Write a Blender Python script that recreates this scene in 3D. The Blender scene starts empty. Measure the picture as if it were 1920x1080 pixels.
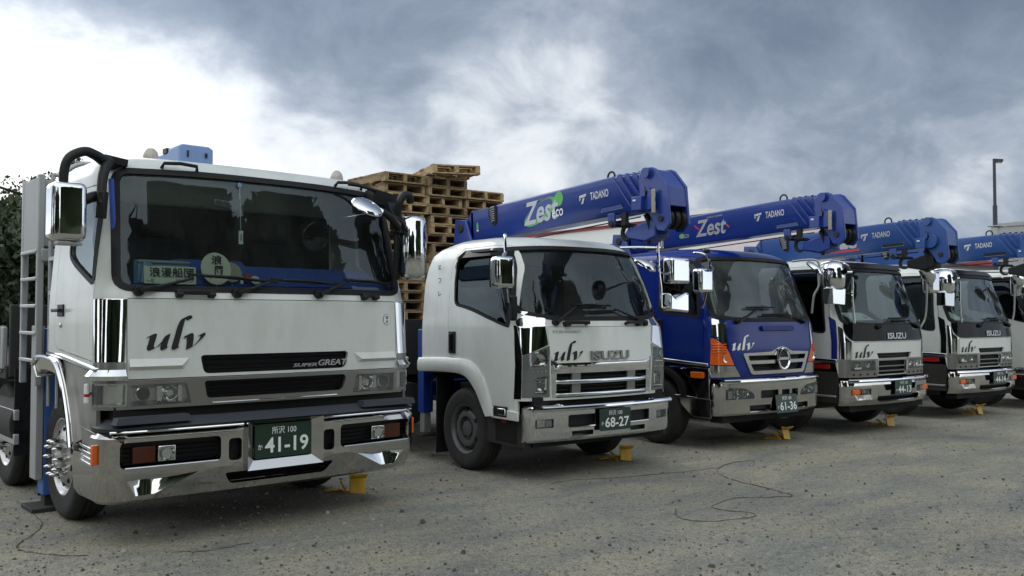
import bpy, bmesh, math, random
import numpy as np
from mathutils import Vector, Matrix, noise
from mathutils.geometry import delaunay_2d_cdt
random.seed(7); rad = math.radians
S = bpy.context.scene
COL = S.collection
# ---------------------------------------------------------------- camera
CAM_H, YAW, PITCH = 1.656, rad(36.67), rad(1.805)
cd = bpy.data.cameras.new('camera'); cam = bpy.data.objects.new('camera', cd); COL.objects.link(cam)
cam.location = (0, 0, CAM_H); cam.rotation_euler = (math.pi/2 + PITCH, 0, -YAW)
cd.sensor_width = 36; cd.lens = 36*1690/1920; cd.clip_start = .05; cd.clip_end = 3000
S.camera = cam
# ---------------------------------------------------------------- sky, sun, exposure
SUN_EL, SUN_AZ = rad(30), rad(-6)          # azimuth measured from +Y towards +X
SUN_DIR = Vector((math.sin(SUN_AZ)*math.cos(SUN_EL), math.cos(SUN_AZ)*math.cos(SUN_EL), math.sin(SUN_EL)))
W = bpy.data.worlds.new('World'); S.world = W; W.use_nodes = True
def world_nodes():
    nt = W.node_tree; nt.nodes.clear(); N = nt.nodes.new; L = nt.links.new
    def math_(op, a, b=None, clamp=False):
        n = N('ShaderNodeMath'); n.operation = op; n.use_clamp = clamp
        for i, v in enumerate((a, b)):
            if v is None: continue
            if isinstance(v, (int, float)): n.inputs[i].default_value = v
            else: L(v, n.inputs[i])
        return n.outputs[0]
    def dot_(a, vec):
        n = N('ShaderNodeVectorMath'); n.operation = 'DOT_PRODUCT'; L(a, n.inputs[0]); n.inputs[1].default_value = vec; return n.outputs['Value']
    def ramp(v, pts, interp='EASE'):
        n = N('ShaderNodeValToRGB'); n.color_ramp.interpolation = interp; L(v, n.inputs[0]); e = n.color_ramp.elements
        while len(e) < len(pts): e.new(.5)
        for el, (p, c) in zip(e, pts): el.position = p; el.color = (*c, 1) if isinstance(c, tuple) else (c, c, c, 1)
        return n.outputs[0]
    tc = N('ShaderNodeTexCoord'); d = tc.outputs['Generated']
    sky = N('ShaderNodeTexSky'); sky.sky_type = 'NISHITA'; sky.sun_disc = False
    sky.sun_elevation = SUN_EL; sky.sun_rotation = SUN_AZ
    sep = N('ShaderNodeSeparateXYZ'); L(d, sep.inputs[0])
    zz = math_('ADD', math_('MAXIMUM', sep.outputs['Z'], 0.0), .62)
    cmb = N('ShaderNodeCombineXYZ'); L(math_('DIVIDE', sep.outputs['X'], zz), cmb.inputs[0]); L(math_('DIVIDE', sep.outputs['Y'], zz), cmb.inputs[1])
    def cloud(scale, detail, rough, dist, loc):
        mp = N('ShaderNodeMapping'); L(cmb.outputs[0], mp.inputs[0]); mp.inputs['Location'].default_value = loc
        mp.inputs['Rotation'].default_value = (0, 0, rad(30)); mp.inputs['Scale'].default_value = (1, 1.1, 1)
        n = N('ShaderNodeTexNoise'); n.inputs['Scale'].default_value = scale; n.inputs['Detail'].default_value = detail
        n.inputs['Roughness'].default_value = rough; n.inputs['Distortion'].default_value = dist; L(mp.outputs[0], n.inputs['Vector']); return n.outputs[0]
    big = cloud(CLOUD[0], 3, .45, .25, CLOUD[1]); fine = cloud(CLOUD[0]*3.4, 9, .6, .3, (3.1, 8.2, 0))
    def lobe(px, py, width, amp):
        v = pix_dir(px, py); c = dot_(d, v)
        return math_('MULTIPLY', math_('POWER', math_('MAXIMUM', c, 0.0), width), amp)
    x = math_('ADD', math_('MULTIPLY', math_('SUBTRACT', big, .5), 1.25), math_('MULTIPLY', math_('SUBTRACT', fine, .5), .85))
    for l in LOBES: x = math_('ADD', x, lobe(*l))
    # thicker cloud overhead, thin bright cloud low down
    x = math_('ADD', x, math_('MULTIPLY', math_('SUBTRACT', .2, sep.outputs['Z']), LOW_BRIGHT))
    x = math_('ADD', x, .40)
    col = ramp(x, SKY_RAMP, 'LINEAR')
    # extra sky brightness overhead and behind the camera, added to light the truck fronts
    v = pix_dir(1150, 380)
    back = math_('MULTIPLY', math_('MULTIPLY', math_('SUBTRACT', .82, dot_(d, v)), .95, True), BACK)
    glow = math_('POWER', math_('MAXIMUM', dot_(d, SUN_DIR), 0.0), 9)
    bg1 = N('ShaderNodeBackground'); L(sky.outputs[0], bg1.inputs[0]); bg1.inputs[1].default_value = .06
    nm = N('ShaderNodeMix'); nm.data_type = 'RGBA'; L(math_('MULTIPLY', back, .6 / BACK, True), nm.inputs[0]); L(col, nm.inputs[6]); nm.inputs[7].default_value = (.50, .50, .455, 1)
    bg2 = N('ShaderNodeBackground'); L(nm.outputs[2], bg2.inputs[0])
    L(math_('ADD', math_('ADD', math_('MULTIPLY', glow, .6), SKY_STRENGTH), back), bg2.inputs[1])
    mx = N('ShaderNodeMixShader'); mx.inputs[0].default_value = .93
    L(bg1.outputs[0], mx.inputs[1]); L(bg2.outputs[0], mx.inputs[2])
    out = N('ShaderNodeOutputWorld'); L(mx.outputs[0], out.inputs[0])
def pix_dir(px, py):
    X = (px-960)/1690; Y = (540-py)/1690; c, s = math.cos(YAW), math.sin(YAW); cp, sp = math.cos(PITCH), math.sin(PITCH)
    return Vector((s*cp + X*c - Y*s*sp, c*cp - X*s - Y*c*sp, sp + Y*cp)).normalized()
CLOUD = (2.2, (1.9, .4, 0))
#        where in the sky (seen from the yard), tightness, brighter/darker
LOBES = [(40, 190, 70, .80), (150, -20, 160, -.30), (290, 280, 150, .42), (600, 290, 140, .34), (880, 290, 160, .26), (960, 150, 190, .30), (1200, 170, 380, .12), (1130, 285, 900, -.16), (380, 30, 110, -.26), (650, 90, 200, -.10), (1000, 10, 250, -.05), (1330, 60, 120, -.06),
         (1700, 190, 160, .05), (1650, 350, 140, .26), (1380, 330, 260, .14), (1560, 110, 400, .06), (1850, 60, 100, .06)]
LOW_BRIGHT = .5
SKY_RAMP = [(0, (.14, .18, .26)), (.25, (.20, .25, .34)), (.45, (.29, .35, .45)), (.62, (.46, .52, .61)), (.8, (.80, .85, .91)), (1, (1.05, 1.05, 1.05))]
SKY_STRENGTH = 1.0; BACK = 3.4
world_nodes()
sl = bpy.data.lights.new('sun', 'SUN'); so = bpy.data.objects.new('sun', sl); COL.objects.link(so)
sl.energy = .9; sl.angle = rad(40); sl.color = (1, .96, .9)
so.rotation_euler = (-SUN_DIR).to_track_quat('-Z', 'Y').to_euler()
S.view_settings.view_transform = 'Standard'; S.view_settings.look = 'None'; S.view_settings.gamma = 1; S.view_settings.exposure = 0
S.render.engine = 'CYCLES'; S.cycles.use_denoising = True; S.cycles.max_bounces = 9; S.cycles.transparent_max_bounces = 14
S.cycles.caustics_reflective = False; S.cycles.caustics_refractive = False; S.cycles.sample_clamp_indirect = 8
# ---------------------------------------------------------------- materials
MAT = {}
def mat(name, col, rough=.5, metal=0, coat=0, dirt=0, dirtcol=(.12, .10, .08), bump=0, bscale=60, rvar=.0, spec=.5, dscale=3):
    m = bpy.data.materials.new(name); m.use_nodes = True; nt = m.node_tree; b = nt.nodes['Principled BSDF']; N = nt.nodes.new; L = nt.links.new
    b.inputs['Base Color'].default_value = (*col, 1); b.inputs['Roughness'].default_value = rough; b.inputs['Metallic'].default_value = metal
    b.inputs['Coat Weight'].default_value = coat; b.inputs['Coat Roughness'].default_value = .06; b.inputs['Specular IOR Level'].default_value = spec
    if dirt or bump or rvar:
        tc = N('ShaderNodeTexCoord')
    if dirt:
        n = N('ShaderNodeTexNoise'); n.inputs['Scale'].default_value = dscale; n.inputs['Detail'].default_value = 9; n.inputs['Roughness'].default_value = .7
        mp = N('ShaderNodeMapping'); mp.inputs['Scale'].default_value = (1, 1, .35); L(tc.outputs['Object'], mp.inputs[0]); L(mp.outputs[0], n.inputs['Vector'])
        r = N('ShaderNodeMapRange'); r.inputs[1].default_value = .45; r.inputs[2].default_value = .85; r.inputs[3].default_value = 0; r.inputs[4].default_value = dirt; L(n.outputs[0], r.inputs[0])
        mx = N('ShaderNodeMix'); mx.data_type = 'RGBA'; L(r.outputs[0], mx.inputs[0]); mx.inputs[6].default_value = (*col, 1); mx.inputs[7].default_value = (*dirtcol, 1); L(mx.outputs[2], b.inputs['Base Color'])
    if rvar:
        n = N('ShaderNodeTexNoise'); n.inputs['Scale'].default_value = 5; n.inputs['Detail'].default_value = 6; L(tc.outputs['Object'], n.inputs['Vector'])
        r = N('ShaderNodeMapRange'); r.inputs[1].default_value = .35; r.inputs[2].default_value = .7; r.inputs[3].default_value = rough; r.inputs[4].default_value = rough+rvar; L(n.outputs[0], r.inputs[0]); L(r.outputs[0], b.inputs['Roughness'])
    if bump:
        n = N('ShaderNodeTexNoise'); n.inputs['Scale'].default_value = bscale; n.inputs['Detail'].default_value = 4; L(tc.outputs['Object'], n.inputs['Vector'])
        bp = N('ShaderNodeBump'); bp.inputs['Strength'].default_value = bump; bp.inputs['Distance'].default_value = .02; L(n.outputs[0], bp.inputs['Height']); L(bp.outputs[0], b.inputs['Normal'])
    MAT[name] = m; return m
def glassmat(name, tint, refl=1.0, rough=.0, dull=0, dullcol=(.5, .52, .5)):
    m = bpy.data.materials.new(name); m.use_nodes = True; nt = m.node_tree; nt.nodes.clear(); N = nt.nodes.new; L = nt.links.new
    o = N('ShaderNodeOutputMaterial'); t = N('ShaderNodeBsdfTransparent'); t.inputs[0].default_value = (*tint, 1)
    g = N('ShaderNodeBsdfGlossy'); g.inputs['Roughness'].default_value = rough; g.inputs[0].default_value = (refl*.84, refl*.97, refl*1.03, 1)
    f = N('ShaderNodeFresnel'); f.inputs[0].default_value = 1.5
    base = t.outputs[0]
    if dull:
        df = N('ShaderNodeBsdfDiffuse'); df.inputs[0].default_value = (*dullcol, 1); mm = N('ShaderNodeMixShader')
        nz = N('ShaderNodeTexNoise'); nz.inputs['Scale'].default_value = 2.5; nz.inputs['Detail'].default_value = 6; tc = N('ShaderNodeTexCoord'); L(tc.outputs['Object'], nz.inputs['Vector'])
        r = N('ShaderNodeMapRange'); r.inputs[1].default_value = .3; r.inputs[2].default_value = .75; r.inputs[3].default_value = dull*.4; r.inputs[4].default_value = dull*1.6; L(nz.outputs[0], r.inputs[0]); L(r.outputs[0], mm.inputs[0])
        L(t.outputs[0], mm.inputs[1]); L(df.outputs[0], mm.inputs[2]); base = mm.outputs[0]
    mx = N('ShaderNodeMixShader'); L(f.outputs[0], mx.inputs[0]); L(base, mx.inputs[1]); L(g.outputs[0], mx.inputs[2]); L(mx.outputs[0], o.inputs[0])
    MAT[name] = m; return m
mat('white_paint', (.70, .725, .69), .28, coat=.6, dirt=.42, dirtcol=(.40, .38, .32), rvar=.14, dscale=4)
mat('cream_paint', (.62, .65, .615), .32, coat=.4, dirt=.42, dscale=4, dirtcol=(.34, .31, .25), rvar=.12)
mat('blue_paint', (.004, .022, .19), .16, coat=.1, dirt=.1, dirtcol=(.02, .03, .1), rvar=.05, spec=.3)
mat('boom_blue', (.008, .038, .25), .33, coat=.3, dirt=.14, dirtcol=(.04, .06, .2), rvar=.14)
mat('boom_light_blue', (.020, .075, .27), .42, coat=.15, dirt=.3, dirtcol=(.06, .09, .17), rvar=.14)
mat('pale_blue', (.22, .34, .60), .5, dirt=.45, dirtcol=(.14, .17, .24))
mat('post_blue', (.05, .13, .42), .45, dirt=.3, dirtcol=(.1, .11, .14))
mat('chrome', (.68, .69, .70), .035, 1, rvar=.03, bump=.035, bscale=2.2)
mat('stainless', (.52, .51, .495), .055, 1, rvar=.07, bump=.03, bscale=2, dirt=.25, dirtcol=(.36, .33, .29))
mat('silver_paint', (.24, .235, .22), .3, .65, dirt=.3, dirtcol=(.2, .18, .15), rvar=.1)
mat('grey_steel', (.36, .37, .37), .5, .2, dirt=.5, dirtcol=(.18, .16, .13))
mat('galvanised', (.42, .43, .43), .42, .6, dirt=.5, dirtcol=(.22, .2, .17), rvar=.15)
mat('black_plastic', (.010, .010, .011), .45, dirt=.3, dirtcol=(.035, .032, .028), spec=.3)
mat('black_gloss', (.005, .005, .006), .07, spec=.10)
mat('black_rubber', (.008, .008, .009), .6, spec=.3)
mat('slate_rubber', (.045, .05, .062), .55, dirt=.35, dirtcol=(.09, .085, .075))
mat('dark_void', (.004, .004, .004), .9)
mat('under_body', (.022, .021, .020), .75, dirt=.6, dirtcol=(.06, .052, .042))
mat('tyre_rubber', (.020, .019, .019), .82, dirt=.6, dirtcol=(.075, .066, .053), bump=.25, bscale=40)
mat('grey_wheel', (.13, .135, .14), .5, .4, dirt=.6, dirtcol=(.07, .06, .05))
mat('alloy', (.55, .54, .52), .24, .95, dirt=.35, dirtcol=(.25, .22, .18), rvar=.15)
mat('amber_lens', (.75, .13, .008), .12, coat=.6)
mat('red_lens', (.45, .02, .015), .2, coat=.5)
mat('dim_amber', (.07, .020, .010), .4, spec=.25)
mat('lamp_reflector', (.74, .74, .73), .12, 1)
mat('lamp_body', (.60, .60, .57), .25, .25, coat=.3)
mat('lens_grey', (.16, .17, .17), .15, .3, coat=.5)
mat('beacon_plastic', (.42, .38, .33), .25, coat=.5)
mat('plate_green', (.010, .036, .020), .38)
mat('plate_white', (.78, .80, .80), .5)
mat('ink', (.008, .008, .008), .5)
mat('decal_white', (.80, .80, .80), .4)
mat('decal_silver', (.47, .48, .50), .3, .5)
mat('decal_grey', (.30, .31, .31), .4)
mat('decal_green', (.10, .42, .10), .4)
mat('decal_red', (.45, .04, .05), .4)
mat('yellow_paint', (.70, .40, .012), .45, dirt=.45, dirtcol=(.2, .12, .03))
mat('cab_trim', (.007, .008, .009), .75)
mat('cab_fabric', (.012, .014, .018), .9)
mat('blue_cloth', (.035, .085, .36), .85, bump=.2)
mat('card', (.62, .70, .60), .7)
mat('fan_paper', (.64, .67, .57), .7)
mat('tan_paper', (.36, .33, .24), .8)
mat('sheet_paper', (.72, .82, .78), .6)
mat('pale_plastic', (.16, .30, .48), .35)
mat('red_cloth', (.4, .05, .03), .8)
mat('bark', (.035, .028, .02), .9, bump=.5)
mat('concrete_wall', (.30, .31, .32), .85, dirt=.35, dirtcol=(.2, .2, .2), dscale=.35)
mat('white_wall', (.62, .63, .63), .7, dirt=.2, dirtcol=(.42, .42, .41), dscale=.4)
mat('red_band', (.30, .035, .045), .6)
mat('lamp_metal', (.035, .04, .05), .5, .5)
mat('cord_brown', (.115, .09, .06), .9)
mat('cable_black', (.006, .006, .006), .6)
glassmat('windshield_glass', (.82, .90, .86), .95, dull=.018)
glassmat('dusty_glass', (.76, .83, .78), .95, dull=.14, dullcol=(.42, .46, .42))
glassmat('side_glass', (.16, .17, .17), .9)
glassmat('clear_side_glass', (.86, .92, .88), .9)
glassmat('lens_clear', (.86, .88, .86), .9, rough=.02, dull=.09, dullcol=(.7, .71, .69))
def woodmat(name, c1, c2):
    m = mat(name, c1, .8); nt = m.node_tree; b = nt.nodes['Principled BSDF']; N = nt.nodes.new; L = nt.links.new
    tc = N('ShaderNodeTexCoord'); oi = N('ShaderNodeObjectInfo'); ad = N('ShaderNodeVectorMath'); L(tc.outputs['Object'], ad.inputs[0]); L(oi.outputs['Random'], ad.inputs[1])
    mp = N('ShaderNodeMapping'); mp.inputs['Scale'].default_value = (3, 9, 14); L(ad.outputs[0], mp.inputs[0])
    n = N('ShaderNodeTexNoise'); n.inputs['Scale'].default_value = 2.2; n.inputs['Detail'].default_value = 8; L(mp.outputs[0], n.inputs['Vector'])
    r = N('ShaderNodeValToRGB'); L(n.outputs[0], r.inputs[0]); e = r.color_ramp.elements; e[0].position = .32; e[0].color = (*c2, 1); e[1].position = .68; e[1].color = (*c1, 1)
    hv = N('ShaderNodeHueSaturation'); L(r.outputs[0], hv.inputs['Color']); mr = N('ShaderNodeMapRange'); mr.inputs[3].default_value = .65; mr.inputs[4].default_value = 1.3; L(oi.outputs['Random'], mr.inputs[0]); L(mr.outputs[0], hv.inputs['Value'])
    L(hv.outputs[0], b.inputs['Base Color'])
woodmat('pallet_wood', (.48, .345, .18), (.22, .15, .08))
def leafmat():
    m = mat('leaf', (.045, .07, .02), .6); nt = m.node_tree; b = nt.nodes['Principled BSDF']; N = nt.nodes.new; L = nt.links.new
    tc = N('ShaderNodeTexCoord'); n = N('ShaderNodeTexNoise'); n.inputs['Scale'].default_value = .9; n.inputs['Detail'].default_value = 8; n.inputs['Roughness'].default_value = .8; L(tc.outputs['Object'], n.inputs['Vector'])
    r = N('ShaderNodeValToRGB'); L(n.outputs[0], r.inputs[0]); e = r.color_ramp.elements; e[0].position = .35; e[0].color = (.014, .022, .008, 1); e[1].position = .7; e[1].color = (.05, .075, .022, 1); L(r.outputs[0], b.inputs['Base Color'])
    b.inputs['Transmission Weight'].default_value = 0
leafmat()
def groundmat():
    m = mat('gravel_dirt', (.15, .14, .12), .9, spec=.25); nt = m.node_tree; b = nt.nodes['Principled BSDF']; N = nt.nodes.new; L = nt.links.new
    geo = N('ShaderNodeNewGeometry'); P = geo.outputs['Position']
    def nz(scale, detail, rough=.6, vec=P, dist=0):
        n = N('ShaderNodeTexNoise'); n.inputs['Scale'].default_value = scale; n.inputs['Detail'].default_value = detail; n.inputs['Roughness'].default_value = rough; n.inputs['Distortion'].default_value = dist; L(vec, n.inputs['Vector']); return n.outputs[0]
    def ramp(v, pts):
        n = N('ShaderNodeValToRGB'); L(v, n.inputs[0]); e = n.color_ramp.elements
        while len(e) < len(pts): e.new(.5)
        for el, (p, c) in zip(e, pts): el.position = p; el.color = (*c, 1)
        return n.outputs[0]
    def mixc(f, a, bb, mode='MIX'):
        n = N('ShaderNodeMix'); n.data_type = 'RGBA'; n.blend_type = mode
        (L(f, n.inputs[0]) if not isinstance(f, float) else setattr(n.inputs[0], 'default_value', f)); L(a, n.inputs[6]); L(bb, n.inputs[7]); return n.outputs[2]
    mp = N('ShaderNodeMapping'); mp.inputs['Rotation'].default_value = (0, 0, rad(20)); mp.inputs['Scale'].default_value = (.6, 1.3, 1); L(P, mp.inputs[0])
    patch = nz(1.3, 10, .68, mp.outputs[0], .5)
    col = ramp(patch, [(.36, GROUND[0]), (.47, GROUND[1]), (.56, GROUND[2]), (.68, GROUND[3])])
    grit = nz(55, 6, .75); grit2 = nz(16, 8, .75)
    g = ramp(grit, [(.3, (.32, .32, .33)), (.5, (1, 1, 1)), (.72, (1.7, 1.67, 1.6))])
    g2 = ramp(grit2, [(.3, (.55, .56, .58)), (.5, (1, 1, 1)), (.7, (1.28, 1.25, 1.18))])
    c = mixc(1.0, mixc(1.0, col, g, 'MULTIPLY'), g2, 'MULTIPLY')
    broad = ramp(nz(.22, 4, .6), [(.35, (.80, .81, .84)), (.65, (1.12, 1.10, 1.06))]); c = mixc(1.0, c, broad, 'MULTIPLY')
    vo = N('ShaderNodeTexVoronoi'); vo.inputs['Scale'].default_value = 48; L(P, vo.inputs['Vector'])
    vd = ramp(vo.outputs['Distance'], [(.06, (1, 1, 1)), (.13, (0, 0, 0))]); vc = N('ShaderNodeSeparateColor'); L(vo.outputs['Color'], vc.inputs[0])
    gt = N('ShaderNodeMath'); gt.operation = 'GREATER_THAN'; L(vc.outputs[0], gt.inputs[0]); gt.inputs[1].default_value = .72
    mu = N('ShaderNodeMath'); mu.operation = 'MULTIPLY'; L(vd, mu.inputs[0]); L(gt.outputs[0], mu.inputs[1])
    stone = ramp(vc.outputs[1], [(0, (.09, .09, .088)), (.6, (.16, .158, .15)), (.9, (.30, .29, .27)), (1, (.5, .49, .46))])
    c = mixc(mu.outputs[0], c, stone)
    L(c, b.inputs['Base Color'])
    add = N('ShaderNodeMath'); L(grit, add.inputs[0]); L(grit2, add.inputs[1])
    add2 = N('ShaderNodeMath'); add2.operation = 'MULTIPLY_ADD'; L(mu.outputs[0], add2.inputs[0]); add2.inputs[1].default_value = .8; L(add.outputs[0], add2.inputs[2])
    bp = N('ShaderNodeBump'); bp.inputs['Strength'].default_value = .8; bp.inputs['Distance'].default_value = .018; L(add2.outputs[0], bp.inputs['Height']); L(bp.outputs[0], b.inputs['Normal'])
GROUND = [(.235, .24, .22), (.29, .284, .242), (.345, .326, .26), (.385, .355, .27)]
groundmat()
# ---------------------------------------------------------------- mesh helpers
def V(*a): return Vector(a)
class MB:
    """collects shapes, then links them as one mesh object"""
    def __init__(s): s.v = []; s.f = []; s.m = []; s.mats = []; s.n = {}
    def mi(s, m):
        if m not in s.mats: s.mats.append(m)
        return s.mats.index(m)
    def add(s, vs, fs, m):
        o = len(s.v); s.v += [tuple(v) for v in vs]; k = s.mi(m)
        for f in fs: s.f.append([i+o for i in f]); s.m.append(k)
        return s
    def box(s, c, size, m, rot=None, taper=None):
        x, y, z = [a/2 for a in size]; vs = []
        for dz in (-1, 1):
            t = 1 if (taper is None or dz < 0) else taper
            for dx, dy in ((-1, -1), (1, -1), (1, 1), (-1, 1)): vs.append(Vector((dx*x*t, dy*y*t, dz*z)))
        if rot is not None: vs = [rot @ v for v in vs]
        vs = [v+Vector(c) for v in vs]
        return s.add(vs, [(3, 2, 1, 0), (4, 5, 6, 7), (0, 1, 5, 4), (1, 2, 6, 5), (2, 3, 7, 6), (3, 0, 4, 7)], m)
    def span(s, x0, x1, y0, y1, z0, z1, m): return s.box(((x0+x1)/2, (y0+y1)/2, (z0+z1)/2), (abs(x1-x0), abs(y1-y0), abs(z1-z0)), m)
    def bar(s, p, q, w, h, m, up=(0, 0, 1)):
        p, q = Vector(p), Vector(q); d = (q-p); L = d.length; d.normalize(); u = Vector(up); sx = d.cross(u)
        if sx.length < 1e-4: sx = d.cross(Vector((1, 0, 0)))
        sx.normalize(); u = sx.cross(d)
        vs = [p+sx*a*w/2+u*b*h/2 for a, b in ((-1, -1), (1, -1), (1, 1), (-1, 1))]+[q+sx*a*w/2+u*b*h/2 for a, b in ((-1, -1), (1, -1), (1, 1), (-1, 1))]
        return s.add(vs, [(3, 2, 1, 0), (4, 5, 6, 7), (0, 1, 5, 4), (1, 2, 6, 5), (2, 3, 7, 6), (3, 0, 4, 7)], m)
    def tube(s, pts, r, m, n=10, smooth=0, close=False):
        pts = [Vector(p) for p in pts]
        if smooth: pts = spline(pts, smooth)
        k = len(pts); rs = r if isinstance(r, (list, tuple)) else [r]*k
        if len(rs) != k: rs = list(np.interp(np.linspace(0, 1, k), np.linspace(0, 1, len(rs)), rs))
        vs = []; up = None
        for i, p in enumerate(pts):
            t = (pts[min(i+1, k-1)]-pts[max(i-1, 0)]).normalized()
            if up is None: up = t.orthogonal().normalized()
            up = (up-t*up.dot(t)); up = up.normalized() if up.length > 1e-5 else t.orthogonal().normalized()
            b = t.cross(up)
            for j in range(n): a = 2*math.pi*j/n; vs.append(p+(up*math.cos(a)+b*math.sin(a))*rs[i])
        fs = [(i*n+j, i*n+(j+1) % n, (i+1)*n+(j+1) % n, (i+1)*n+j) for i in range(k-1) for j in range(n)]
        fs += [tuple(range(n))[::-1], tuple((k-1)*n+j for j in range(n))]
        return s.add(vs, fs, m)
    def cyl(s, p, q, r, m, n=20, r2=None): return s.tube([p, q], [r, r if r2 is None else r2], m, n)
    def lathe(s, prof, o, ax, m, n=40):
        """prof: (radius, height along axis)"""
        o = Vector(o); ax = Vector(ax).normalized(); u = ax.orthogonal().normalized(); w = ax.cross(u); vs = []
        for r, h in prof:
            for j in range(n): a = 2*math.pi*j/n; vs.append(o+ax*h+(u*math.cos(a)+w*math.sin(a))*r)
        fs = [(i*n+j, i*n+(j+1) % n, (i+1)*n+(j+1) % n, (i+1)*n+j) for i in range(len(prof)-1) for j in range(n)]
        return s.add(vs, fs, m)
    def disc(s, o, ax, r, m, n=32, ry=None):
        o = Vector(o); ax = Vector(ax).normalized(); u = ax.orthogonal().normalized(); w = ax.cross(u)
        return s.add([o+u*math.cos(2*math.pi*j/n)*r+w*math.sin(2*math.pi*j/n)*(ry or r) for j in range(n)], [tuple(range(n))], m)
    def prism(s, poly, o, ex, ey, depth, m):
        """poly in (ex,ey) at o, thickened along ex x ey by depth"""
        o, ex, ey = Vector(o), Vector(ex), Vector(ey); ez = ex.cross(ey).normalized(); n = len(poly)
        a = [o+ex*p[0]+ey*p[1] for p in poly]; b = [v+ez*depth for v in a]
        return s.add(a+b, [tuple(range(n))[::-1], tuple(range(n, 2*n))]+[(i, (i+1) % n, n+(i+1) % n, n+i) for i in range(n)], m)
    def panel(s, mp, outer, holes=(), step=.08, off=0.0, m='white_paint'):
        uv, fs = cdt(outer, holes, step)
        vs = []
        for u, v in uv:
            p = Vector(mp(u, v)); nn = pnormal(mp, u, v); s.n[len(s.v)+len(vs)] = tuple(nn)
            if off: p += nn*off
            vs.append(p)
        return s.add(vs, fs, m)
    def flip(s):
        s.f = [f[::-1] for f in s.f]; return s
    def build(s, name, parent=None, bevel=0, solid=0, angle=32, seg=2):
        me = bpy.data.meshes.new(name); me.from_pydata(s.v, [], s.f); me.update()
        for m in s.mats: me.materials.append(MAT[m])
        me.polygons.foreach_set('material_index', s.m)
        me.shade_smooth(); me.set_sharp_from_angle(angle=rad(angle))
        o = bpy.data.objects.new(name, me); COL.objects.link(o)
        if parent is not None: o.parent = parent
        if not solid and not bevel and len(s.n) == len(s.v): me.normals_split_custom_set_from_vertices([s.n[i] for i in range(len(s.v))])
        if solid:
            md = o.modifiers.new('thickness', 'SOLIDIFY'); md.thickness = solid; md.offset = -1
        if solid and not bevel:
            md = o.modifiers.new('crisp', 'EDGE_SPLIT'); md.split_angle = rad(angle)
        if bevel:
            md = o.modifiers.new('edge', 'BEVEL'); md.width = bevel; md.segments = seg; md.limit_method = 'ANGLE'; md.angle_limit = rad(angle); md.harden_normals = False
        return o
def spline(pts, sub):
    out = []; n = len(pts)
    for i in range(n-1):
        p0, p1, p2, p3 = pts[max(i-1, 0)], pts[i], pts[i+1], pts[min(i+2, n-1)]
        for k in range(sub):
            t = k/sub; out.append(.5*((2*p1)+(p2-p0)*t+(2*p0-5*p1+4*p2-p3)*t*t+(3*p1-p0-3*p2+p3)*t**3))
    out.append(pts[-1]); return out
def densify(loop, step):
    out = []; n = len(loop)
    for i in range(n):
        a, b = loop[i], loop[(i+1) % n]; d = math.hypot(b[0]-a[0], b[1]-a[1]); k = max(1, int(math.ceil(d/step)))
        for j in range(k): t = j/k; out.append((a[0]+(b[0]-a[0])*t, a[1]+(b[1]-a[1])*t))
    return out
def inside(P, loop):
    x, y = P[:, 0], P[:, 1]; r = np.zeros(len(P), bool); L = np.array(loop); n = len(L); j = n-1
    for i in range(n):
        xi, yi = L[i]; xj, yj = L[j]
        if yi != yj: r ^= ((yi > y) != (yj > y)) & (x < (xj-xi)*(y-yi)/(yj-yi)+xi)
        j = i
    return r
def cdt(outer, holes, step):
    loops = [densify(outer, step)]+[densify(h, step) for h in holes]
    vs = []; es = []
    for l in loops:
        o = len(vs); vs += l; es += [(o+i, o+(i+1) % len(l)) for i in range(len(l))]
    B = np.array(vs); x0, y0 = B.min(0); x1, y1 = B.max(0)
    gx = np.arange(x0+step*.5, x1, step); gy = np.arange(y0+step*.5, y1, step)
    if len(gx) and len(gy):
        G = np.array([(a+(.5*step if k % 2 else 0), b) for k, b in enumerate(gy) for a in gx]); k = inside(G, loops[0])
        for l in loops[1:]: k &= ~inside(G, l)
        G = G[k]
        if len(G):
            d = np.sqrt(((G[:, None, :]-B[None, :, :])**2).sum(2)).min(1); vs = vs+[tuple(p) for p in G[d > .45*step]]
    r = delaunay_2d_cdt([Vector(v) for v in vs], es, [], 0, 1e-6)
    P = [tuple(v) for v in r[0]]; F = r[2]; A = np.array(P)
    c = np.array([A[list(f)].mean(0) for f in F]); k = inside(c, loops[0])
    for l in loops[1:]: k &= ~inside(c, l)
    out = []
    for f, ok in zip(F, k):
        if not ok: continue
        a, b, d = [A[i] for i in f[:3]]
        cr = (b[0]-a[0])*(d[1]-a[1])-(b[1]-a[1])*(d[0]-a[0])
        if abs(cr) < 1e-9: continue
        out.append(tuple(f) if cr > 0 else tuple(f)[::-1])
    return P, out
def pnormal(mp, u, v):
    e = 2e-3; du = Vector(mp(u+e, v))-Vector(mp(u-e, v)); dv = Vector(mp(u, v+e))-Vector(mp(u, v-e))
    n = du.cross(dv); return n.normalized() if n.length > 1e-12 else Vector((0, -1, 0))
def rpoly(pts, r, n=5):
    """polygon with rounded corners"""
    out = []; k = len(pts); rs = r if isinstance(r, (list, tuple)) else [r]*k
    for i in range(k):
        p, a, b = Vector(pts[i]), Vector(pts[i-1]), Vector(pts[(i+1) % k]); da = (a-p); db = (b-p)
        q = min(rs[i], da.length*.48, db.length*.48)
        if q < 1e-5: out.append(tuple(p)); continue
        A = p+da.normalized()*q; Bq = p+db.normalized()*q
        for j in range(n+1):
            t = j/n; out.append(tuple(A*(1-t)**2+p*2*t*(1-t)+Bq*t*t))
    return out
def rrect(x0, x1, z0, z1, r, n=5): return rpoly([(x0, z0), (x1, z0), (x1, z1), (x0, z1)], r, n)
def mir(l): return [(-a, b) for a, b in reversed(l)]
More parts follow.
